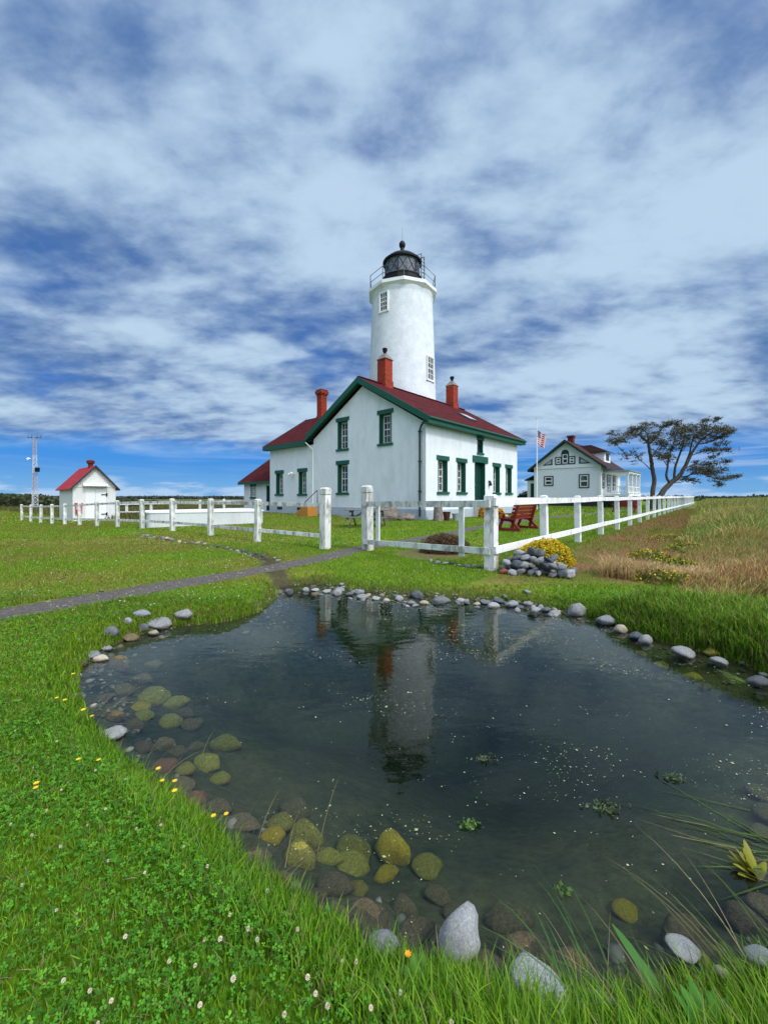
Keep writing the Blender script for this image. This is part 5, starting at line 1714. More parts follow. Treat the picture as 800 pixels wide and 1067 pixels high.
def make_lawn(name, n, z0, z1, h, wd, segs, label, xmax=9e9):
    P = scatter(n, z0, z1, xmax=xmax)
    sdv = pond_sd(P)
    k = lawn_ok(P, sdv); P, sdv = P[k], sdv[k]
    m_ = len(P)
    hh = rs.uniform(h[0], h[1], m_) * (0.75 + 0.5 * fbm(P[:, 0], P[:, 1], 1.7))
    hh *= 1 + 0.9 * (1 - smooth(sdv, 0.05, 0.35))
    ww = rs.uniform(wd[0], wd[1], m_)
    az = rs.uniform(0, 6.283, m_)
    # blades lean over the bank towards the water, and with the mowing elsewhere
    o = blades(name, P, ground_z(P, sdv) - 0.005, hh, ww, np.abs(rs.normal(0.35, 0.3, m_)), az, lawn_cols(P), segs)
    return tag(o, label, "grass", kind="stuff")


make_lawn("lawn_grass", 175000, 0.25, 2.5, (0.022, 0.046), (0.0028, 0.0050), 2, "short bright green lawn grass in the foreground")
make_lawn("lawn_grass", 165000, 2.5, 5.2, (0.028, 0.052), (0.005, 0.008), 2, "short green lawn grass around the left bank")
make_lawn("lawn_grass", 165000, 5.2, 11.0, (0.022, 0.046), (0.010, 0.017), 1, "mown lawn grass before and around the gate")
make_lawn("lawn_grass", 130000, 11.0, 26.0, (0.03, 0.055), (0.026, 0.042), 1, "mown lawn grass around the buildings")
make_lawn("lawn_grass", 60000, 26.0, 60.0, (0.07, 0.13), (0.07, 0.11), 1, "lawn grass far behind the fences")


# clover leaves woven into the near lawn
def clover(n, z0, z1, rad, label):
    P = scatter(n, z0, z1)
    sdv = pond_sd(P)
    k = lawn_ok(P, sdv, 0.05) & (fbm(P[:, 0] + 5, P[:, 1] - 3, 1.5) + rs.normal(0, 0.12, len(P)) > 0.38)
    P, sdv = P[k], sdv[k]; n = len(P)
    z = ground_z(P, sdv) + rs.uniform(0.018, 0.046, n)
    r = rs.uniform(rad[0], rad[1], n); a0 = rs.uniform(0, 6.283, n)
    tx, ty = rs.normal(0, 0.35, n), rs.normal(0, 0.35, n)
    V = []; 
    prof = ((0.0, 0.0), (0.55, -0.42), (0.98, -0.28), (0.92, 0.0), (0.98, 0.28), (0.55, 0.42))
    for l_ in range(3):
        a_ = a0 + l_ * 2.094
        for (u, v) in prof:
            X = (u * np.cos(a_) - v * np.sin(a_)) * r; Y = (u * np.sin(a_) + v * np.cos(a_)) * r
            V.append(np.stack([P[:, 0] + X, P[:, 1] + Y, z + X * tx + Y * ty + 0.10 * r * (u > 0.3)], 1))
    V = np.stack(V, 1)
    base = np.arange(n)[:, None, None] * 18
    tri = np.array([[o + 0, o + i, o + i + 1] for o in (0, 6, 12) for i in (1, 2, 3, 4)])
    c = np.array([0.085, 0.265, 0.018]) * rs.uniform(0.5, 1.5, (n, 1)) * np.where(rs.rand(n, 1) < 0.15, [[1.6, 1.25, 1.2]], [[1, 1, 1]])
    o = big_mesh("clover_leaves", V.reshape(-1, 3), (base + tri[None]).reshape(-1, 3), 3, M['blade'], np.repeat(c, 18, axis=0))
    return tag(o, label, "clover", kind="stuff")


clover(72000, 0.25, 2.5, (0.005, 0.010), "clover leaves among the foreground grass")
clover(44000, 2.5, 5.5, (0.007, 0.013), "clover leaves in the left bank lawn")

# long fine grass of the near bank edge
P = scatter(90000, 0.6, 2.3, xmin=-1.3)
sdv = pond_sd(P)
k = (sdv > 0.015) & (sdv < 0.30 + 0.25 * smooth(P[:, 0], -0.3, 0.6)) & (P[:, 1] < 2.2)
P, sdv = P[k], sdv[k]; n = len(P)
k = rs.rand(n) < 0.55 + 0.45 * smooth(P[:, 0], -0.4, 0.3); P, sdv = P[k], sdv[k]; n = len(P)
az = np.where(rs.rand(n) < 0.6, rs.uniform(0.4, 2.6, n), rs.uniform(0, 6.28, n))
o = blades("bank_grass", P, ground_z(P, sdv) - 0.01, rs.uniform(0.06, 0.135, n) * (0.62 + 0.38 * smooth(P[:, 0], -0.3, 0.5)), rs.uniform(0.0028, 0.005, n), np.abs(rs.normal(0.45, 0.35, n)), az, lawn_cols(P, 0.35, 0.05) * np.array([[1.05, 1.0, 1.0]]), 2, droop=0.25)
tag(o, "long fine grass along the near bank of the pond", "grass", kind="stuff")

# tall soft grass on the right bank
P = scatter(135000, 2.4, 7.2, xmin=1.6)
sdv = pond_sd(P)
reach = 0.12 + 1.15 * smooth(P[:, 0], 2.5, 4.0)
k = (sdv > 0.06) & (sdv < reach * (0.8 + 0.4 * vnoise(P[:, 0], P[:, 1], 1.5)))
P, sdv = P[k], sdv[k]; n = len(P)
az = rs.uniform(0, 6.28, n); az = np.where(rs.rand(n) < 0.5, rs.normal(-2.2, 0.6, n), az)
cc_ = np.array([0.14, 0.290, 0.016]) * (1 - rs.rand(n, 1)) + np.array([0.26, 0.38, 0.05]) * rs.rand(n, 1)
cc_ = np.where(rs.rand(n, 1) < 0.10, np.array([[0.30, 0.25, 0.11]]), cc_) * rs.uniform(0.7, 1.25, (n, 1))
hmax = 0.08 + 0.24 * smooth(P[:, 0], 2.2, 3.8)
o = blades("bank_grass", P, ground_z(P, sdv) - 0.01, rs.uniform(0.55, 1.15, n) * hmax, rs.uniform(0.006, 0.011, n), np.abs(rs.normal(0.4, 0.3, n)), az, cc_, 2, droop=0.2)
tag(o, "tall soft green grass hanging over the right bank", "grass", kind="stuff")

# mown strip right of the fence: short brown and green stubble
P = scatter(200000, 5.6, 40.0, xmin=1.8)
s1_, s2_ = side_of(P, F0, FD), side_of(P, E0, ED)
k = (s1_ > 0.15) & (s2_ < 0.15) & (P[:, 1] > 6.0) & (pond_sd(P) > 0.12)
P = P[k]; n = len(P)
br = smooth(0.55 * fbm(P[:, 0] + 31, P[:, 1] - 12, 0.9) + 0.45 * fbm(P[:, 0] - 7, P[:, 1] + 19, 2.6), 0.38, 0.58)
cb = np.where(rs.rand(n, 1) < br[:, None], np.array([[0.29, 0.165, 0.075]]), np.array([[0.18, 0.215, 0.022]])) * rs.uniform(0.6, 1.3, (n, 1))
sc_ = P[:, 1] / 8
o = blades("strip_grass", P, ground_z(P) - 0.01, rs.uniform(0.04, 0.10, n) * (1 + 0.1 * sc_), 0.012 * sc_ ** 0.8 * rs.uniform(0.7, 1.3, n), np.abs(rs.normal(0.5, 0.3, n)), rs.uniform(0, 6.28, n), cb, 1)
tag(o, "patchy brown and green mown strip beside the long fence", "grass", kind="stuff")

# wild field of tall grass
def field(n, z0, z1, h, wd, segs, label):
    P = scatter(n, z0, z1, xmin=2.5)
    s2_ = side_of(P, E0, ED); sdv = pond_sd(P)
    ragged = 0.5 * (fbm(P[:, 0], P[:, 1], 1.3) - 0.5)
    k = (s2_ + ragged > 0.0) & (sdv > 1.2) & (P[:, 1] > 4.5)
    P = P[k]; n = len(P)
    s2_ = s2_[k]
    pt_ = fbm(P[:, 0] - 4, P[:, 1] + 7, 0.55)
    near = 1 - smooth(P[:, 1], 7.5, 10.5)
    strawp = np.clip(0.22 + 1.2 * (pt_ - 0.5) + 0.50 * near, 0.05, 0.95)
    st_ = rs.rand(n) < strawp
    c = np.where(st_[:, None], np.where(rs.rand(n, 1) < 0.35 * near[:, None] + 0.08, np.array([[0.36, 0.18, 0.085]]), np.array([[0.58, 0.41, 0.15]])), np.array([[0.210, 0.290, 0.050]])) * rs.uniform(0.6, 1.3, (n, 1))
    c = np.where(rs.rand(n, 1) < 0.05, np.array([[0.20, 0.10, 0.07]]), c)
    hh = rs.uniform(h[0], h[1], n) * (0.35 + 0.65 * smooth(s2_, 0, 1.6)) * (0.7 + 0.6 * pt_) * (1 - 0.35 * near)
    az = rs.normal(-0.7, 1.2, n)
    o = blades("wild_grass", P, ground_z(P) - 0.02, hh, rs.uniform(wd[0], wd[1], n), np.abs(rs.normal(0.40, 0.25, n)), az, c, segs, droop=0.25)
    return tag(o, label, "grass", kind="stuff")


field(90000, 5.0, 10.0, (0.35, 0.75), (0.007, 0.013), 2, "dry straw coloured tall grass beside the pond bank")
field(110000, 10.0, 24.0, (0.55, 0.95), (0.016, 0.030), 2, "tall green and straw grass of the wild field")
field(70000, 24.0, 90.0, (0.6, 1.05), (0.05, 0.10), 1, "far tall grass of the wild field up to the horizon")

# bleached straw standing along the edge of the dry strip
P = np.stack([rs.uniform(3.55, 7.2, 52000), rs.uniform(4.9, 7.9, 52000)], 1)
tq = (P[:, 0] - 2.9) / 2.6
k = (np.abs(P[:, 1] - (6.6 - 0.15 * tq)) < 0.62 * (-0.1 + 1.7 * vnoise(P[:, 0], P[:, 1], 2.2) ) * smooth(P[:, 0], 3.5, 4.3)) & (pond_sd(P) > 0.85)
P = P[k]; n = len(P)
c = np.array([[0.64, 0.47, 0.22]]) * rs.uniform(0.6, 1.2, (n, 1))
c = np.where(rs.rand(n, 1) < 0.2, np.array([[0.20, 0.12, 0.06]]), c)
o = blades("straw_grass", P, ground_z(P) - 0.02, rs.uniform(0.15, 0.42, n) * (0.5 + 0.7 * vnoise(P[:, 0], P[:, 1], 1.5)), rs.uniform(0.006, 0.011, n), np.abs(rs.normal(0.55, 0.4, n)), rs.uniform(0, 6.28, n), c, 2, droop=0.3)
tag(o, "bleached straw between the dry strip and the right bank", "grass", kind="stuff")

# rough ground beyond the west fence
P = scatter(60000, 20, 75, xmax=-14)
k = side_of(P, np.array([-1.51, 10.1]), np.array([-2.22, 1.71])) > 9.5
k &= ~inside_house(P); P = P[k]; n = len(P)
c = np.where(rs.rand(n, 1) < 0.5, np.array([[0.19, 0.165, 0.05]]), np.array([[0.085, 0.11, 0.025]])) * rs.uniform(0.6, 1.3, (n, 1))
o = blades("rough_grass", P, ground_z(P) - 0.02, rs.uniform(0.2, 0.5, n), rs.uniform(0.05, 0.11, n), np.abs(rs.normal(0.3, 0.2, n)), rs.uniform(0, 6.28, n), c, 1)
tag(o, "rough olive grass beyond the left fence", "grass", kind="stuff")


# ================================================================== LEAF CLOUDS: bushes, trees, far woods
def leaf_cloud(name, P, size, cols, material='blade', parent=None, aspect=0.45, flat=0.0):
    n = len(P)
    a = rs.normal(0, 1, (n, 3)); a[:, 2] *= (1 - flat); a /= np.linalg.norm(a, axis=1)[:, None] + 1e-9
    b_ = rs.normal(0, 1, (n, 3)); b_ = np.cross(a, b_); b_ /= np.linalg.norm(b_, axis=1)[:, None] + 1e-9
    s = (size * rs.uniform(0.6, 1.4, n))[:, None]
    V = np.stack([P - a * s, P + b_ * s * aspect, P + a * s, P - b_ * s * aspect], 1)
    Fx = np.arange(n * 4).reshape(n, 4)
    return big_mesh(name, V.reshape(-1, 3), Fx, 4, M[material], np.repeat(cols, 4, axis=0), parent=parent)


def mound(n, rx, ry, rz_, rough=0.25, seed=0.0):
    q = rs.normal(0, 1, (n, 3)); q /= np.linalg.norm(q, axis=1)[:, None]
    q[:, 2] = np.abs(q[:, 2])
    r = 1 - rough * rs.rand(n) ** 1.5 + 0.28 * (fbm(q[:, 0] * 2 + seed, q[:, 1] * 2 + q[:, 2] * 2, 1.6) - 0.5)
    return q * r[:, None] * np.array([[rx, ry, rz_]])


def flower_bush(name, label, cat, x, y, rx, ry, rz_, nleaf, nflow, lsz, fsz, fcol, lcol=(0.09, 0.14, 0.02), group=None, part='blossoms', rot=0.0):
    t_ = empty(name, (x, y, gz(x, y)), rot); tag(t_, label, cat, group)
    P = mound(nleaf, rx, ry, rz_, 0.5, x)
    leaf_cloud('foliage', P, lsz, np.array([lcol]) * rs.uniform(0.5, 1.4, (nleaf, 1)), parent=t_)
    P = mound(nflow, rx * 1.02, ry * 1.02, rz_ * 1.04, 0.12, x)
    leaf_cloud(part, P, fsz, np.array([fcol]) * rs.uniform(0.65, 1.2, (nflow, 1)), parent=t_, aspect=0.8)
    return t_


flower_bush("yellow_flower_mound", "broad mound of bright yellow flowers spilling over behind the rock pile", "flowers", 3.05, 7.55, 0.84, 0.40, 0.50, 4200, 5600, 0.022, 0.015, (0.74, 0.52, 0.015), rot=0.6)
flower_bush("yellow_flower_shrub", "small orange yellow flower shrub by the house front, left of the red bench", "flowers", 7.0, 24.0, 0.36, 0.32, 0.58, 700, 900, 0.05, 0.045, (0.80, 0.40, 0.012))
flower_bush("yellow_flower_shrub", "tiny orange flower tuft by the house steps seen through the gate panel", "flowers", 6.0, 24.2, 0.20, 0.20, 0.72, 400, 450, 0.05, 0.045, (0.80, 0.38, 0.012))
for k, (a_, b_, w_, lab) in enumerate([(690, 600, 0.34, "low yellow wildflower clump nearest the straw, in the dry strip"), (706, 588, 0.32, "bright yellow wildflower clump at the edge of the tall field"),
                                       (717, 570, 0.4, "pale yellow wildflower clump beside the tall field edge, second up from the straw"), (676, 578, 0.35, "sparse yellow wildflower clump in the middle of the dry strip"),
                                       (700, 560, 0.6, "far yellow wildflower clump in the dry strip")]):
    x, y = at(a_, b_, 0.1)
    flower_bush("wildflower_clump", lab, "wildflowers", x, y, w_ * 1.25, w_ * 1.1, 0.20, 380, 210, 0.03, 0.017, (0.70, 0.55, 0.03), lcol=(0.10, 0.15, 0.02), group="yellow wildflower clumps in the dry strip")
# dead brown bush under the gate panel
t_ = empty("dry_shrub", (1.45, 9.45, gz(1.45, 9.45))); tag(t_, "dead brown twiggy bush under and behind the gate panel", "shrub")
P = mound(6000, 0.62, 0.42, 0.46, 0.6, 2.0); leaf_cloud('foliage', P, 0.045, np.array([[0.14, 0.085, 0.045]]) * rs.uniform(0.4, 1.5, (6000, 1)), parent=t_, aspect=0.16)
mb = MB()
for k in range(26):
    q = rs.normal(0, 1, 3); q[2] = abs(q[2]) + 0.5; q = q / np.linalg.norm(q)
    mb.tube([(0, 0, 0), tuple(q * 0.25), tuple(q * np.array([0.6, 0.42, 0.46]))], [0.012, 0.008, 0.003], 4)
mb.build('stem', M['drift'], t_)

# far woods and brush
n = 14000
X = rs.uniform(-420, 30, n); top = 1.3 * (0.5 + 0.8 * fbm(X, X * 0, 0.05)) * (1 - 0.25 * rs.rand(n)); 
P = np.stack([X, 262 + rs.uniform(-6, 6, n), -0.5 + (top + 0.4) * rs.rand(n) ** 0.6], 1)
o = leaf_cloud("far_woods", P, 0.9, np.array([[0.085, 0.105, 0.100]]) * rs.uniform(0.6, 1.4, (n, 1)), aspect=0.7); tag(o, "low dark woods on the far horizon at left", "woods", kind="stuff")  # distance haze mixed into the leaf colour
n = 9000
X = rs.uniform(-92, -40, n); top = 1.8 * (0.45 + 0.9 * fbm(X, X * 0 + 4, 0.16)) * (1 - smooth(X, -60, -44) * 0.55)
P = np.stack([X, 66 + rs.uniform(-4, 4, n), -0.5 + (top + 0.4) * rs.rand(n) ** 0.6], 1)
o = leaf_cloud("far_brush", P, 0.28, np.array([[0.070, 0.085, 0.036]]) * rs.uniform(0.5, 1.6, (n, 1)), aspect=0.6); tag(o, "dark brush at the left edge beyond the rough grass", "brush", kind="stuff")
n = 3500
X = rs.uniform(22, 150, n); P = np.stack([X, 105 + rs.uniform(-5, 5, n), (0.6 + 1.6 * fbm(X, X * 0 + 8, 0.2)) * rs.rand(n) ** 0.6], 1)
o = leaf_cloud("far_brush", P, 0.4, np.array([[0.032, 0.05, 0.024]]) * rs.uniform(0.6, 1.5, (n, 1)), aspect=0.6); tag(o, "low dark brush far behind the distant house", "brush", kind="stuff")
for (a_, b_, r_, lab) in [(548, 0, 1.5, "dark round bush seen in the gap between the two houses"), (632, 0, 0.7, "small shrub beside the porch of the distant house")]:
    Z = 62 if a_ == 548 else 46
    x = (a_ - 400) / F * Z
    t_ = empty("garden_shrub", (x, Z, 0)); tag(t_, lab, "shrub")
    P = mound(2200, r_, r_, r_ * 1.5, 0.5, x); leaf_cloud('foliage', P, 0.13, np.array([[0.030, 0.055, 0.02]]) * rs.uniform(0.5, 1.5, (2200, 1)), parent=t_)
    mb = MB(); mb.tube([(0, 0, -0.1), (0, 0, r_)], [0.1, 0.05], 6); mb.build('stem', M['bark'], t_)

# ---- the wind-shaped pine
TYZ = 40.0
tr0 = empty("pine_tree", (0.685 * TYZ, TYZ, 0)); tag(tr0, "wind shaped old pine with two trunks and ragged flat crown beside the distant house", "tree")
TO = Vector((0.685 * TYZ, TYZ, 0))


def tp(px, py, dy=0.0):
    """point of the tree surveyed at a pixel, at depth TYZ + dy"""
    Z = TYZ + dy
    return Vector(((px - 400) / F * Z, Z, H + (517 - py) / F * Z)) - TO


trunkA = [(679, 533, 0), (679.5, 516, 0), (681, 500, .1), (679, 486, 0), (677, 474, -.1), (675.5, 462, -.2)]
trunkB = [(684, 533, .3), (688, 515, .4), (698, 504, .6), (706, 497, .7), (712, 488, .8), (719, 475, 1.0), (726, 463, 1.2)]


def limb(mb, pts, r0, r1, n=8):
    P_ = [tp(*p) for p in pts]
    # Catmull-Rom with a little wander
    out_ = []
    for i in range(len(P_) - 1):
        p0, p1, p2, p3 = P_[max(i - 1, 0)], P_[i], P_[i + 1], P_[min(i + 2, len(P_) - 1)]
        for k in range(4):
            u = k / 4
            q = 0.5 * ((2 * p1) + (p2 - p0) * u + (2 * p0 - 5 * p1 + 4 * p2 - p3) * u * u + (3 * p1 - p0 - 3 * p2 + p3) * u ** 3)
            out_.append(q + Vector((rnd.uniform(-1, 1), rnd.uniform(-1, 1), rnd.uniform(-1, 1))) * r0 * 0.12)
    out_.append(P_[-1])
    m_ = len(out_)
    mb.tube(out_, [r0 + (r1 - r0) * i / (m_ - 1) for i in range(m_)], n)
    return out_


mb = MB(); limb(mb, trunkA, 0.25, 0.13); mb.build('trunk', M['bark'], tr0, smooth=True)
mb = MB(); limb(mb, trunkB, 0.32, 0.11); mb.build('trunk', M['bark'], tr0, smooth=True)
# pads of foliage: px, py, half width px, half height px, depth offset
pads = [(646, 459, 12, 3.6, -1), (640, 462, 7, 2.5, 0.5), (662, 448, 10, 3.4, 0.5), (672, 444, 10, 3.2, -1.2), (655, 452, 8, 2.6, 1.2), (682, 455, 12, 4.6, -0.6), (690, 461, 9, 4, 0.6), (676, 459, 9, 4, 1.4),
        (690, 443, 9, 3, 0.4), (703, 441, 9, 3.2, -0.6), (712, 447, 11, 4.6, 0.8), (722, 453, 12, 5.2, -0.8), (731, 446, 10, 3.6, 0.8), (742, 450, 12, 4.6, -1.2), (733, 458, 12, 4.5, 1.6),
        (752, 447, 9, 3.0, 0.8), (760, 450, 6, 3.4, -0.4), (748, 456, 9, 3.2, 0.6), (704, 456, 9, 4, 1.6), (712, 463, 10, 3.4, -1), (697, 468, 8, 2.6, 0.5), (690, 474, 9, 5.2, -1.2), (697, 478, 6, 3.4, 0.4),
        (726, 489, 9, 4.6, -0.6), (734, 492, 11, 5.6, 0.4), (742, 494, 8, 3.8, -0.8), (724, 482, 5, 2, 1.0), (739, 484, 6, 2.2, 0.9), (757, 481, 4, 1.8, 0.5), (715, 499, 6, 2.0, 0.6), (733, 438.5, 4, 1.6, 0.3), (746, 436.5, 3, 1.4, -0.3),
        (763, 497, 6, 1.2, 0.4), (752, 499, 7, 1.3, -0.5), (768, 496, 3, 1.6, 0), (750, 506, 3, 1.6, 0.4), (756, 470, 6, 2.0, 0.6), (750, 463, 8, 3.0, 0.2), (744, 475, 7, 2.6, -0.5), (735, 470, 8, 3.0, 0.8), (752, 489, 6, 2.4, 0.3), (743, 468, 6, 1.6, -0.4), (706, 449, 8, 3.2, -1.6), (666, 455, 7, 2.4, -0.4)]
limbs = [([(675.5, 462, -.2), (668, 455, -.4), (660, 452, -.6), (648, 458, -.9), (638, 461, -.6)], .13, .03), ([(675.5, 462, -.2), (674, 452, 0), (668, 447, 0.2), (660, 447, .4)], .12, .03),
         ([(675.5, 463, -.2), (683, 456, -.4), (690, 446, .2), (700, 441, -.3)], .12, .03), ([(678, 478, 0), (684, 468, .4), (690, 461, .6)], .08, .03), ([(680, 492, .05), (672, 484, .3), (664, 477, .4), (661, 470, .4)], .06, .02),
         ([(698, 504, .6), (694, 497, .3), (695, 486, .2), (697, 474, .3), (702, 460, .8), (704, 450, 1)], .17, .05), ([(702, 500, .6), (703, 488, .4), (707, 475, .2), (711, 464, -.3), (713, 450, .2), (712, 444, .6)], .17, .04),
         ([(712, 488, .8), (718, 472, .4), (722, 456, -.4), (731, 446, .6)], .13, .04), ([(726, 463, 1.2), (733, 456, 1), (742, 450, -.4), (752, 447, .4), (761, 449, 0)], .12, .03), ([(726, 463, 1.2), (737, 461, 1), (748, 456, .7), (757, 452, .3)], .1, .03),
         ([(706, 497, .7), (716, 496, .4), (727, 490, -.2), (736, 490, 0), (743, 492, -.6)], .11, .03), ([(712, 489, .8), (722, 484, 1), (732, 484, .9), (740, 483, .9), (757, 481, .5)], .07, .02), ([(727, 492, -.2), (740, 497, 0), (752, 499, -.4), (766, 496, .2)], .05, .015),
         ([(736, 494, 0), (745, 500, .2), (750, 505, .4)], .04, .015), ([(719, 475, 1), (730, 471, .6), (743, 468, -.2), (757, 470, .5)], .06, .02), ([(695, 486, .2), (690, 478, -.6), (688, 473, -1)], .06, .02), ([(662, 474, .4), (655, 478, .2), (650, 472, 0)], .03, .012),
         ([(700, 502, .6), (708, 503, .4), (716, 500, .6), (724, 502, .5)], .05, .02), ([(731, 446, .6), (733, 439, .3)], .04, .015), ([(742, 450, -.4), (746, 437, -.3)], .04, .012), ([(648, 458, -.9), (640, 453, -.6), (636, 452, -.6)], .03, .012)]
ends = []
for pts, r0, r1 in limbs:
    mb = MB(); ends.append(limb(mb, pts, r0 * 0.8, r1 * 0.8, 6)); mb.build('branch', M['bark'], tr0, smooth=True)
allp = [p for e in ends for p in e]
mb = MB(); LP = []
for (a_, b_, hw_, hh_, dy_) in pads:
    c0 = tp(a_, b_, dy_); sx_, sz_ = hw_ / F * TYZ, hh_ / F * TYZ
    near = min(allp, key=lambda q: (q - c0).length)
    mb.tube([near, (near + c0) / 2 + Vector((rnd.uniform(-.15, .15), rnd.uniform(-.15, .15), rnd.uniform(-.1, .15))), c0], [0.05, 0.035, 0.02], 5)
    nt_ = max(8, int(hw_ * hh_ * 0.66))
    for _ in range(nt_):
        q = rs.normal(0, 1, 3); q /= np.linalg.norm(q); q *= rs.rand() ** 0.30
        tip = c0 + Vector((q[0] * sx_ * 1.08, q[1] * sx_ * 0.90, q[2] * sz_ * 1.10 + 0.10 * sz_))
        if rs.rand() < 0.4:
            mb.tube([c0 + (tip - c0) * 0.25, tip], [0.018, 0.008], 4, cap=False)
        m_ = 20
        LP.append(np.array(tip) + rs.normal(0, 1, (m_, 3)) * np.array([[0.14, 0.14, 0.07]]))
mb.build('twigs', M['bark'], tr0)['kind'] = 'stuff'
for e in ends:                                     # small tufts out along the limbs
    for p in e[len(e) // 2:]:
        for _ in range(4):
            tip = p + Vector((rnd.gauss(0, .30), rnd.gauss(0, .30), rnd.gauss(0.05, .15)))
            mb2 = 14
            LP.append(np.array(tip) + rs.normal(0, 1, (mb2, 3)) * np.array([[0.13, 0.13, 0.055]]))
LP = np.concatenate(LP); n = len(LP)
tc_ = fbm(LP[:, 0] * 1.3, LP[:, 2] * 1.3 + LP[:, 1], 1.4)[:, None]
cols = (np.array([[0.040, 0.046, 0.018]]) * (1 - tc_) + np.array([[0.105, 0.092, 0.040]]) * tc_) * rs.uniform(0.5, 1.5, (n, 1))
leaf_cloud('crown', LP, 0.105, cols, 'needle', parent=tr0, aspect=0.22)

# ================================================================== FLOWERS, WATER PLANTS, FLOATING BITS
def head_mesh(r, m, spikes=46):
    mb = MB()
    for k in range(spikes):
        zc_ = 1 - 1.7 * (k + 0.5) / spikes; a_ = k * 2.39996; q = math.sqrt(max(0, 1 - zc_ * zc_))
        d_ = Vector((q * math.cos(a_), q * math.sin(a_), zc_ + 0.25)).normalized()
        s_ = d_.cross(Vector((0.3, 0.2, 0.9))).normalized()
        mb.add([d_ * r * 0.25 - s_ * r * 0.10, d_ * r * 0.25 + s_ * r * 0.10, d_ * r + s_ * r * 0.13, d_ * r * 1.12, d_ * r - s_ * r * 0.13], [(0, 1, 2, 3, 4)])
    return mb


def clover_flower(x, y, s, label, group):
    t_ = empty("clover_flower", (x, y, gz(x, y)), rnd.uniform(0, 6.28)); tag(t_, label, "flower", group)
    o = head_mesh(0.0056 * s, M['white_petal']).build('flower_head', M['white_petal'], t_); o.location = (0.01, 0, 0.054 * s)
    mb = MB(); mb.tube([(0, 0, 0), (0.004, 0, 0.035 * s), (0.01, 0, 0.050 * s)], 0.0014, 5); mb.build('stem', M['stem'], t_)
    return t_


cf0 = clover_flower(*at(213, 899, 0.05), 1.0, "small cream clover flower in the near lawn", "clover flowers in the near lawn")
cf_px = [(35, 873, 1), (112, 899, .9), (66, 882, .9), (134, 973, 1), (237, 951, .8), (170, 853, .8), (255, 974, 1.1), (270, 983, 1), (228, 978, 1.1), (248, 1021, 1.2), (313, 959, 1), (318, 1018, 1.1), (328, 1032, 1.0), (368, 982, 1), (360, 980, .9), (344, 1056, 1.1), (292, 1059, 1), (278, 903, 1.1),
         (130, 811, .9), (46, 845, .9), (90, 860, .8), (152, 905, .8), (20, 925, .9), (62, 946, .8), (180, 1000, .9), (98, 1030, .9), (210, 1042, 1), (418, 1018, 1), (472, 1060, 1), (540, 1056, .9), (600, 1062, .9), (640, 1052, .9), (388, 1044, 1), (300, 925, .8), (190, 872, .8), (140, 862, .8), (100, 800, .8), (60, 770, .8), (34, 800, .8), (18, 760, .8), (110, 840, .8), (66, 820, .8)]
for (a_, b_, s_) in cf_px:
    c = copy_tree(cf0); c.location = (*at(a_, b_, 0.05), 0); c.location.z = gz(c.location.x, c.location.y); c.rotation_euler.z = rnd.uniform(0, 6.28); c.scale = (s_,) * 3
for _ in range(12):
    b_ = rnd.uniform(700, 1060); a_ = rnd.uniform(0, 330)
    x, y = at(a_, b_, 0.05)
    if pond_sd(np.array([[x, y]]))[0] < 0.1: continue
    c = copy_tree(cf0); c.location = (x, y, gz(x, y)); c.rotation_euler.z = rnd.uniform(0, 6.28); c.scale = (rnd.uniform(.65, .95),) * 3

# tiny white flowers over the middle lawn, past counting
P = scatter(3000, 3.6, 12.0, xmax=3.4)
sdv = pond_sd(P); k = lawn_ok(P, sdv, 0.1) & (fbm(P[:, 0] + 2, P[:, 1] + 9, 0.6) + rs.normal(0, 0.15, len(P)) > 0.52); P = P[k]; n = len(P)
P3 = np.column_stack([P, ground_z(P) + rs.uniform(0.055, 0.085, n)])
o = leaf_cloud("lawn_flowers", P3, 0.010, np.array([[0.60, 0.58, 0.48]]) * rs.uniform(0.7, 1.1, (n, 1)), aspect=0.9, flat=0.6); tag(o, "tiny white flowers sprinkled over the middle lawn", "flowers", kind="stuff")


def buttercup(x, y, s, label, group, m='yellow_petal'):
    t_ = empty("yellow_flower", (x, y, max(gz(x, y), ZW)), rnd.uniform(0, 6.28)); tag(t_, label, "flower", group)
    mb = MB(); c_ = Vector((0.015, 0, 0.085)) * s
    for k in range(7):
        a_ = k * 2 * math.pi / 7; d_ = Vector((math.cos(a_), math.sin(a_), 0.35)); p_ = Vector((-math.sin(a_), math.cos(a_), 0))
        r_ = 0.0105 * s
        mb.add([c_, c_ + d_ * r_ * 0.6 - p_ * r_ * 0.35, c_ + d_ * r_, c_ + d_ * r_ * 0.6 + p_ * r_ * 0.35], [(0, 1, 2, 3)])
    mb.build('flower_head', M[m], t_)
    mb = MB(); mb.tube([(0, 0, -0.01), (0.004, 0, 0.045 * s), tuple(c_)], 0.0016, 5); mb.build('stem', M['stem'], t_)
    return t_


for (a_, b_, s_, lab) in [(40, 838, 1.2, None), (85, 808, 1.1, None), (102, 808, 1.0, None), (64, 736, 1.3, None), (88, 738, 1.6, "largest yellow flower on the left bank, beside the pond tip"), (80, 692, 1.4, None), (62, 731, 1.2, None),
                          (187, 818, 1.3, None), (179, 804, 1.2, None), (163, 794, 1.3, None), (227, 830, 1.2, None), (232, 828, 1.1, None), (36, 842, 1.1, None), (168, 800, 1.1, None), (420, 968, 1.1, "orange flower beside the small blue white stone on the near bank"), (95, 732, 1.2, None)]:
    x, y = at(a_, b_, 0.02)
    buttercup(x, y, s_, lab or "small yellow flower growing along the left bank of the pond", None if lab else "yellow flowers on the left bank", 'orange_petal' if lab and 'orange' in lab else 'yellow_petal')


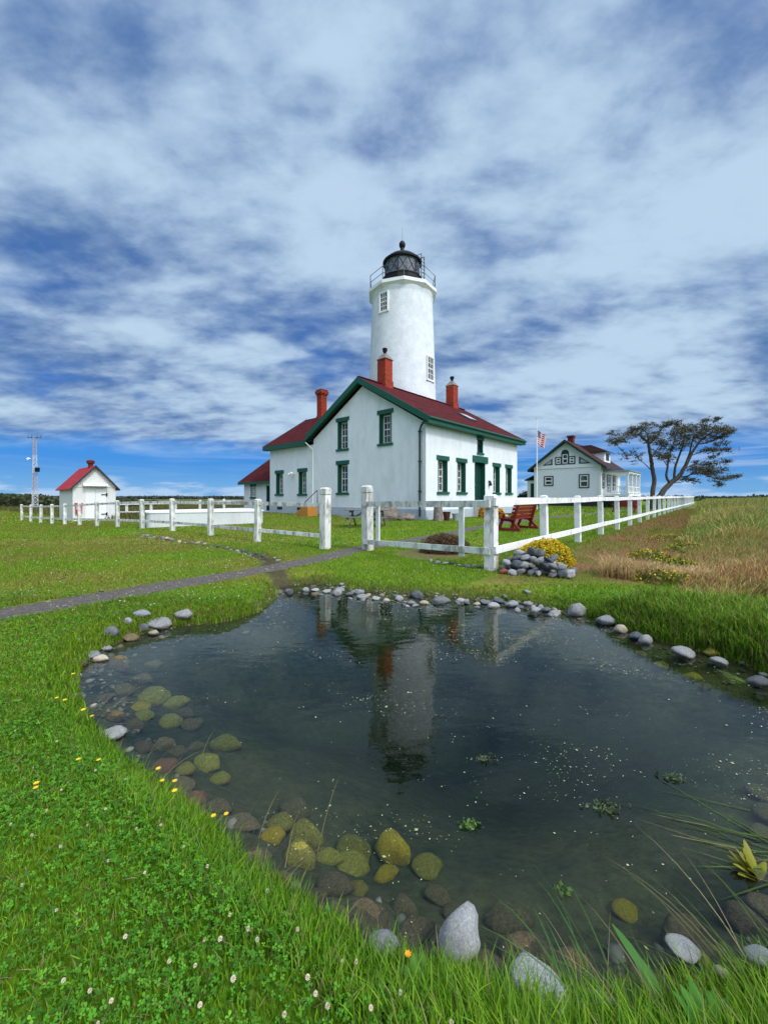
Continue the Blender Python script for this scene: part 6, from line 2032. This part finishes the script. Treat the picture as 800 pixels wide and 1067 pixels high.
def sedge(name, label, base, n, length, az0, spread, col, wd=0.006, el=(0.25, 0.7), group=None, jitter=0.06):
    """a tuft of long arching blades from one root"""
    t_ = empty(name, (base[0], base[1], max(gz(*base), ZW - 0.05))); tag(t_, label, "water grass", group)
    V, Fx, C = [], [], []
    for _ in range(n):
        az = az0 + rnd.gauss(0, spread); e = rnd.uniform(*el); Lq = length * rnd.uniform(0.5, 1.15); w_ = wd * rnd.uniform(0.6, 1.3)
        p = Vector((rnd.gauss(0, jitter), rnd.gauss(0, jitter), 0)); d = Vector((math.cos(az) * math.cos(e), math.sin(az) * math.cos(e), math.sin(e)))
        side = Vector((-math.sin(az), math.cos(az), rnd.uniform(-0.6, 0.6))).normalized()
        o = len(V); k = 7
        cl_ = np.array(col) * rnd.uniform(0.6, 1.35)
        if rnd.random() < 0.25: cl_ = np.array((0.24, 0.20, 0.10)) * rnd.uniform(0.6, 1.2)
        for i in range(k):
            u = i / (k - 1); ww = w_ * (1 - u ** 2 * 0.95)
            V += [tuple(p - side * ww / 2), tuple(p + side * ww / 2)]; C += [cl_, cl_]
            p = p + d * (Lq / k); d = (d + Vector((0, 0, -0.16))).normalized()
            if i: Fx.append((o + 2 * i - 2, o + 2 * i - 1, o + 2 * i + 1, o + 2 * i))
    V = np.array(V); zb = t_.location.z
    V[:, 2] = np.maximum(V[:, 2], ZW + 0.004 - zb + 0.002 * rs.rand(len(V)))
    big_mesh('foliage', V, np.array(Fx), 4, M['blade'], np.array(C), parent=t_)
    return t_


sedge("sedge_tuft", "big tuft of long sedge blades arching left over the water at the lower right edge", (1.66, 1.66), 24, 0.52, 2.75, 0.30, (0.085, 0.16, 0.03), 0.0065, jitter=0.09)
sedge("sedge_tuft", "thin sedge tuft leaning over the water above the long white boulder", (0.78, 1.10), 16, 0.50, 2.3, 0.5, (0.07, 0.14, 0.035), 0.005, (0.3, 0.9))
sedge("sedge_tuft", "sparse sedge tuft with bleached blades right of the pale stone tip", (1.12, 1.16), 14, 0.52, 2.2, 0.45, (0.09, 0.15, 0.03), 0.0055, (0.3, 0.9))
sedge("sedge_tuft", "small sedge tuft floating blades left of the brown sunken boulder", (0.60, 1.14), 12, 0.36, 1.9, 0.5, (0.07, 0.17, 0.04), 0.005, (0.2, 0.8))
sedge("sedge_tuft", "dry bleached grass stems hanging into the water over the near left stones", (-0.52, 1.54), 18, 0.30, 0.9, 0.6, (0.20, 0.19, 0.08), 0.0035, (0.3, 1.1), jitter=0.10)
sedge("sedge_tuft", "dry grass stems dipping into the water below the flat whitish stone", (-1.26, 2.02), 16, 0.32, 0.3, 0.6, (0.20, 0.19, 0.09), 0.004, (0.3, 1.0), jitter=0.12)
sedge("sedge_tuft", "pale thin grass growing in the shallow water at the left tip of the pond", (-2.05, 2.86), 22, 0.34, 0.4, 0.7, (0.17, 0.18, 0.09), 0.004, (0.2, 0.9), jitter=0.12)
sedge("sedge_tuft", "green sedge tuft at the water edge in the corner of the right bank", (2.95, 3.22), 16, 0.26, 2.4, 1.0, (0.10, 0.20, 0.03), 0.012, (0.5, 1.3), jitter=0.03)


def broad_plant(label, x, y, n, length, width, az0, spread, el, col, name="broad_leaf_plant"):
    t_ = empty(name, (x, y, max(gz(x, y), ZW - 0.03))); tag(t_, label, "plant")
    for q in range(n):
        az = az0 + (rnd.gauss(0, spread) if n > 1 else 0); e = rnd.uniform(*el); Lq = length * rnd.uniform(0.7, 1.1) if n > 1 else length
        p = Vector((0, 0, 0)); d = Vector((math.cos(az) * math.cos(e), math.sin(az) * math.cos(e), math.sin(e))); side = Vector((-math.sin(az), math.cos(az), 0))
        V, Fx = [], []; k = 9
        for i in range(k):
            u = i / (k - 1); ww = width * math.sin(math.pi * min(0.98, 0.12 + 0.86 * u)) ** 0.8 * (1 + 0.12 * math.sin(u * 17 + q))
            nrm_ = side.cross(d)
            V += [tuple(p - side * ww / 2 + nrm_ * ww * 0.12), tuple(p), tuple(p + side * ww / 2 + nrm_ * ww * 0.12)]
            p = p + d * (Lq / k); d = (d + Vector((0, 0, -0.09))).normalized()
            if i:
                o = 3 * i
                Fx += [(o - 3, o - 2, o + 1, o), (o - 2, o - 1, o + 2, o + 1)]
        cl_ = np.array(col) * rnd.uniform(0.75, 1.25)
        big_mesh('leaf', np.array(V), np.array(Fx), 4, M['blade'], np.tile(cl_, (len(V), 1)), smooth=True, parent=t_)
    return t_


broad_plant("single long dock leaf standing up from the near bank right of centre", *at(708, 1040, -0.05), 1, 0.26, 0.038, 2.0, 0, (0.75, 0.75), (0.06, 0.17, 0.03))
broad_plant("cluster of broad green dock leaves at the bottom right of the near bank", *at(745, 1056, 0.0), 12, 0.14, 0.04, 1.7, 1.1, (0.4, 1.1), (0.06, 0.21, 0.02))
broad_plant("small leafy plant with heart shaped leaves over the round dark sunken stone", *at(340, 936, -0.08), 7, 0.07, 0.024, 1.4, 0.9, (0.5, 1.2), (0.07, 0.18, 0.05))
broad_plant("yellow green marsh plant standing in the water at the right edge", *at(788, 896, -0.12), 14, 0.13, 0.032, 2.4, 1.0, (0.6, 1.3), (0.28, 0.27, 0.03), name="marsh_plant")
broad_plant("little upright yellow green sprig beside the small round tan stone", *at(750, 1008, -0.1), 6, 0.10, 0.022, 1.6, 1.2, (0.9, 1.4), (0.22, 0.26, 0.03), name="marsh_plant")
broad_plant("leafy weed with rounded leaves beside the flat whitish stone on the left bank", *at(130, 785, -0.02), 16, 0.11, 0.04, 0.6, 1.3, (0.3, 1.1), (0.10, 0.20, 0.02))
broad_plant("low leafy weed in front of the white granite boulder on the near bank", *at(432, 1012, 0.0), 18, 0.10, 0.03, 1.2, 1.3, (0.3, 1.2), (0.08, 0.21, 0.02))

# floating bits on the water
n = 70000
P = scatter(n, 1.1, 7.0); n = len(P)
sdv = pond_sd(P)
pr = 0.06 + 0.94 * smooth(fbm(P[:, 0] * 0.8 + 0.5 * P[:, 1], P[:, 1] * 1.3, 1.9) + 0.06 * smooth(P[:, 0], 0, 1.5), 0.52, 0.74)
k = (sdv < -0.05) & (rs.rand(n) < pr) & (rs.rand(n) < 0.3 + 0.7 * smooth(P[:, 0], -1.0, 0.4)); P = P[k]; n = len(P)
az = rs.uniform(0, 6.28, n); ln = np.minimum(rs.gamma(1.3, 0.0016, n) + 0.0012, 0.0062); ln *= (0.5 + 0.26 * P[:, 1]) * np.where(rs.rand(n) < 0.03, 1.8, 1.0); wd_ = ln * rs.uniform(0.2, 0.8, n)
a_ = np.stack([np.cos(az), np.sin(az)], 1); b_ = np.stack([-np.sin(az), np.cos(az)], 1)
z = np.full((n, 1), ZW + 0.003)
V = np.stack([np.hstack([P - a_ * ln[:, None], z]), np.hstack([P + b_ * wd_[:, None], z]), np.hstack([P + a_ * ln[:, None], z]), np.hstack([P - b_ * wd_[:, None], z])], 1)
cF = np.where(rs.rand(n, 1) < 0.55, np.array([[0.30, 0.34, 0.18]]), np.array([[0.52, 0.52, 0.38]])) * rs.uniform(0.5, 1.3, (n, 1))
o = big_mesh("floating_litter", V.reshape(-1, 3), np.arange(n * 4).reshape(n, 4), 4, M['litter'], np.repeat(cF, 4, axis=0)); tag(o, "specks of pollen and plant litter floating on the pond", "litter", kind="stuff")


def weed(label, px, py, r, n, col):
    x, y = at(px, py, ZW); t_ = np.column_stack([rs.normal(0, r, n), rs.normal(0, r * 0.6, n), rs.uniform(0.002, 0.014, n)])
    o = leaf_cloud("pondweed_foliage", t_, 0.011, np.array([col]) * rs.uniform(0.5, 1.4, (n, 1)), aspect=0.5, flat=0.7)
    o.location = (x, y, ZW); tag(o, label, "water weed")


weed("bright green sprig of floating weed in the middle of the near water", 488, 860, 0.022, 60, (0.12, 0.22, 0.05))
weed("dull green raft of floating weed right of the middle of the water", 630, 841, 0.035, 90, (0.09, 0.13, 0.06))
weed("small green floating weed sprig near the lone yellow sunken stone", 588, 928, 0.016, 36, (0.10, 0.18, 0.05))
weed("thin pale raft of floating weed at the right side of the water", 700, 810, 0.035, 60, (0.10, 0.14, 0.07))
weed("faint floating weed patch above the near left stones", 505, 790, 0.03, 40, (0.12, 0.15, 0.09))


# ================================================================== PEBBLES, THATCH
_ico = bmesh.new(); bmesh.ops.create_icosphere(_ico, subdivisions=1, radius=1.0)
_iv = np.array([v.co[:] for v in _ico.verts]); _if = np.array([[v.index for v in f.verts] for f in _ico.faces]); _ico.free()


def pebbles(name, P, z, r, cols, label, cat):
    n = len(P); k = len(_iv)
    sc_ = np.stack([rs.uniform(0.8, 1.3, n), rs.uniform(0.6, 1.0, n), rs.uniform(0.4, 0.75, n)], 1) * r[:, None]
    a_ = rs.uniform(0, 6.28, n); ca, sa = np.cos(a_), np.sin(a_)
    V = _iv[None] * (1 + rs.normal(0, 0.13, (n, k, 1))) * sc_[:, None, :]
    X = V[..., 0] * ca[:, None] - V[..., 1] * sa[:, None] + P[:, :1]; Y = V[..., 0] * sa[:, None] + V[..., 1] * ca[:, None] + P[:, 1:2]
    V = np.stack([X, Y, V[..., 2] + z[:, None]], -1)
    Fx = (np.arange(n)[:, None, None] * k + _if[None]).reshape(-1, 3)
    o = big_mesh(name, V.reshape(-1, 3), Fx, 3, M['pebble'], np.repeat(cols, k, axis=0), smooth=True)
    return tag(o, label, cat, kind="stuff")


M['pebble'] = leaf_mat('pebble_stone', 0.0, 0.85)
P = scatter(60000, 1.0, 8.0); sdv = pond_sd(P)
k = (sdv > -0.22) & (sdv < 0.10) & (rs.rand(len(P)) < 0.15 + 0.5 * vnoise(P[:, 0], P[:, 1], 2.5)) & ((P[:, 1] > 2.6) | (rs.rand(len(P)) < 0.35))
P, sdv = P[k], sdv[k]; n = len(P)
g_ = rs.rand(n, 1)
cP = np.where(g_ < 0.5, np.array([[0.16, 0.15, 0.13]]), np.where(g_ < 0.75, np.array([[0.26, 0.24, 0.20]]), np.array([[0.10, 0.085, 0.055]]))) * rs.uniform(0.6, 1.3, (n, 1))
pebbles("shore_gravel", P, ground_z(P, sdv) + 0.004, rs.gamma(2.2, 0.006, n) + 0.006, cP, "small gravel and pebbles along the water edge", "gravel")
# loose stones of the path
i_ = rs.randint(0, len(PATH) - 1, 5200); off_ = rs.normal(0, 0.21, (5200, 2))
P = PATH[i_] + off_; k = (seg_dist(P, PATH_D) < 0.42) & (P[:, 1] < 13) & (P[:, 1] > 2.2); P = P[k]; n = len(P)
pebbles("path_gravel", P, ground_z(P) + 0.017, rs.gamma(2.0, 0.0032, n) + 0.003, np.array([[0.20, 0.185, 0.165]]) * rs.uniform(0.4, 1.25, (n, 1)), "loose gravel scattered over the path", "gravel")
# thatch: dead blades lying in the near turf
P = scatter(26000, 0.72, 4.2); sdv = pond_sd(P); k = lawn_ok(P, sdv, 0.02) & (rs.rand(len(P)) < 0.25 + 0.75 * smooth(fbm(P[:, 0] + 11, P[:, 1] + 2, 1.6), 0.42, 0.62)); P, sdv = P[k], sdv[k]; n = len(P)
o = blades("thatch", P, ground_z(P, sdv) + rs.uniform(0.004, 0.03, n), rs.uniform(0.008, 0.022, n), rs.uniform(0.002, 0.004, n), rs.uniform(1.5, 4.0, n), rs.uniform(0, 6.28, n), np.array([[0.27, 0.22, 0.10]]) * rs.uniform(0.5, 1.3, (n, 1)), 2)
tag(o, "dead straw coloured blades lying in the near turf", "grass", kind="stuff")
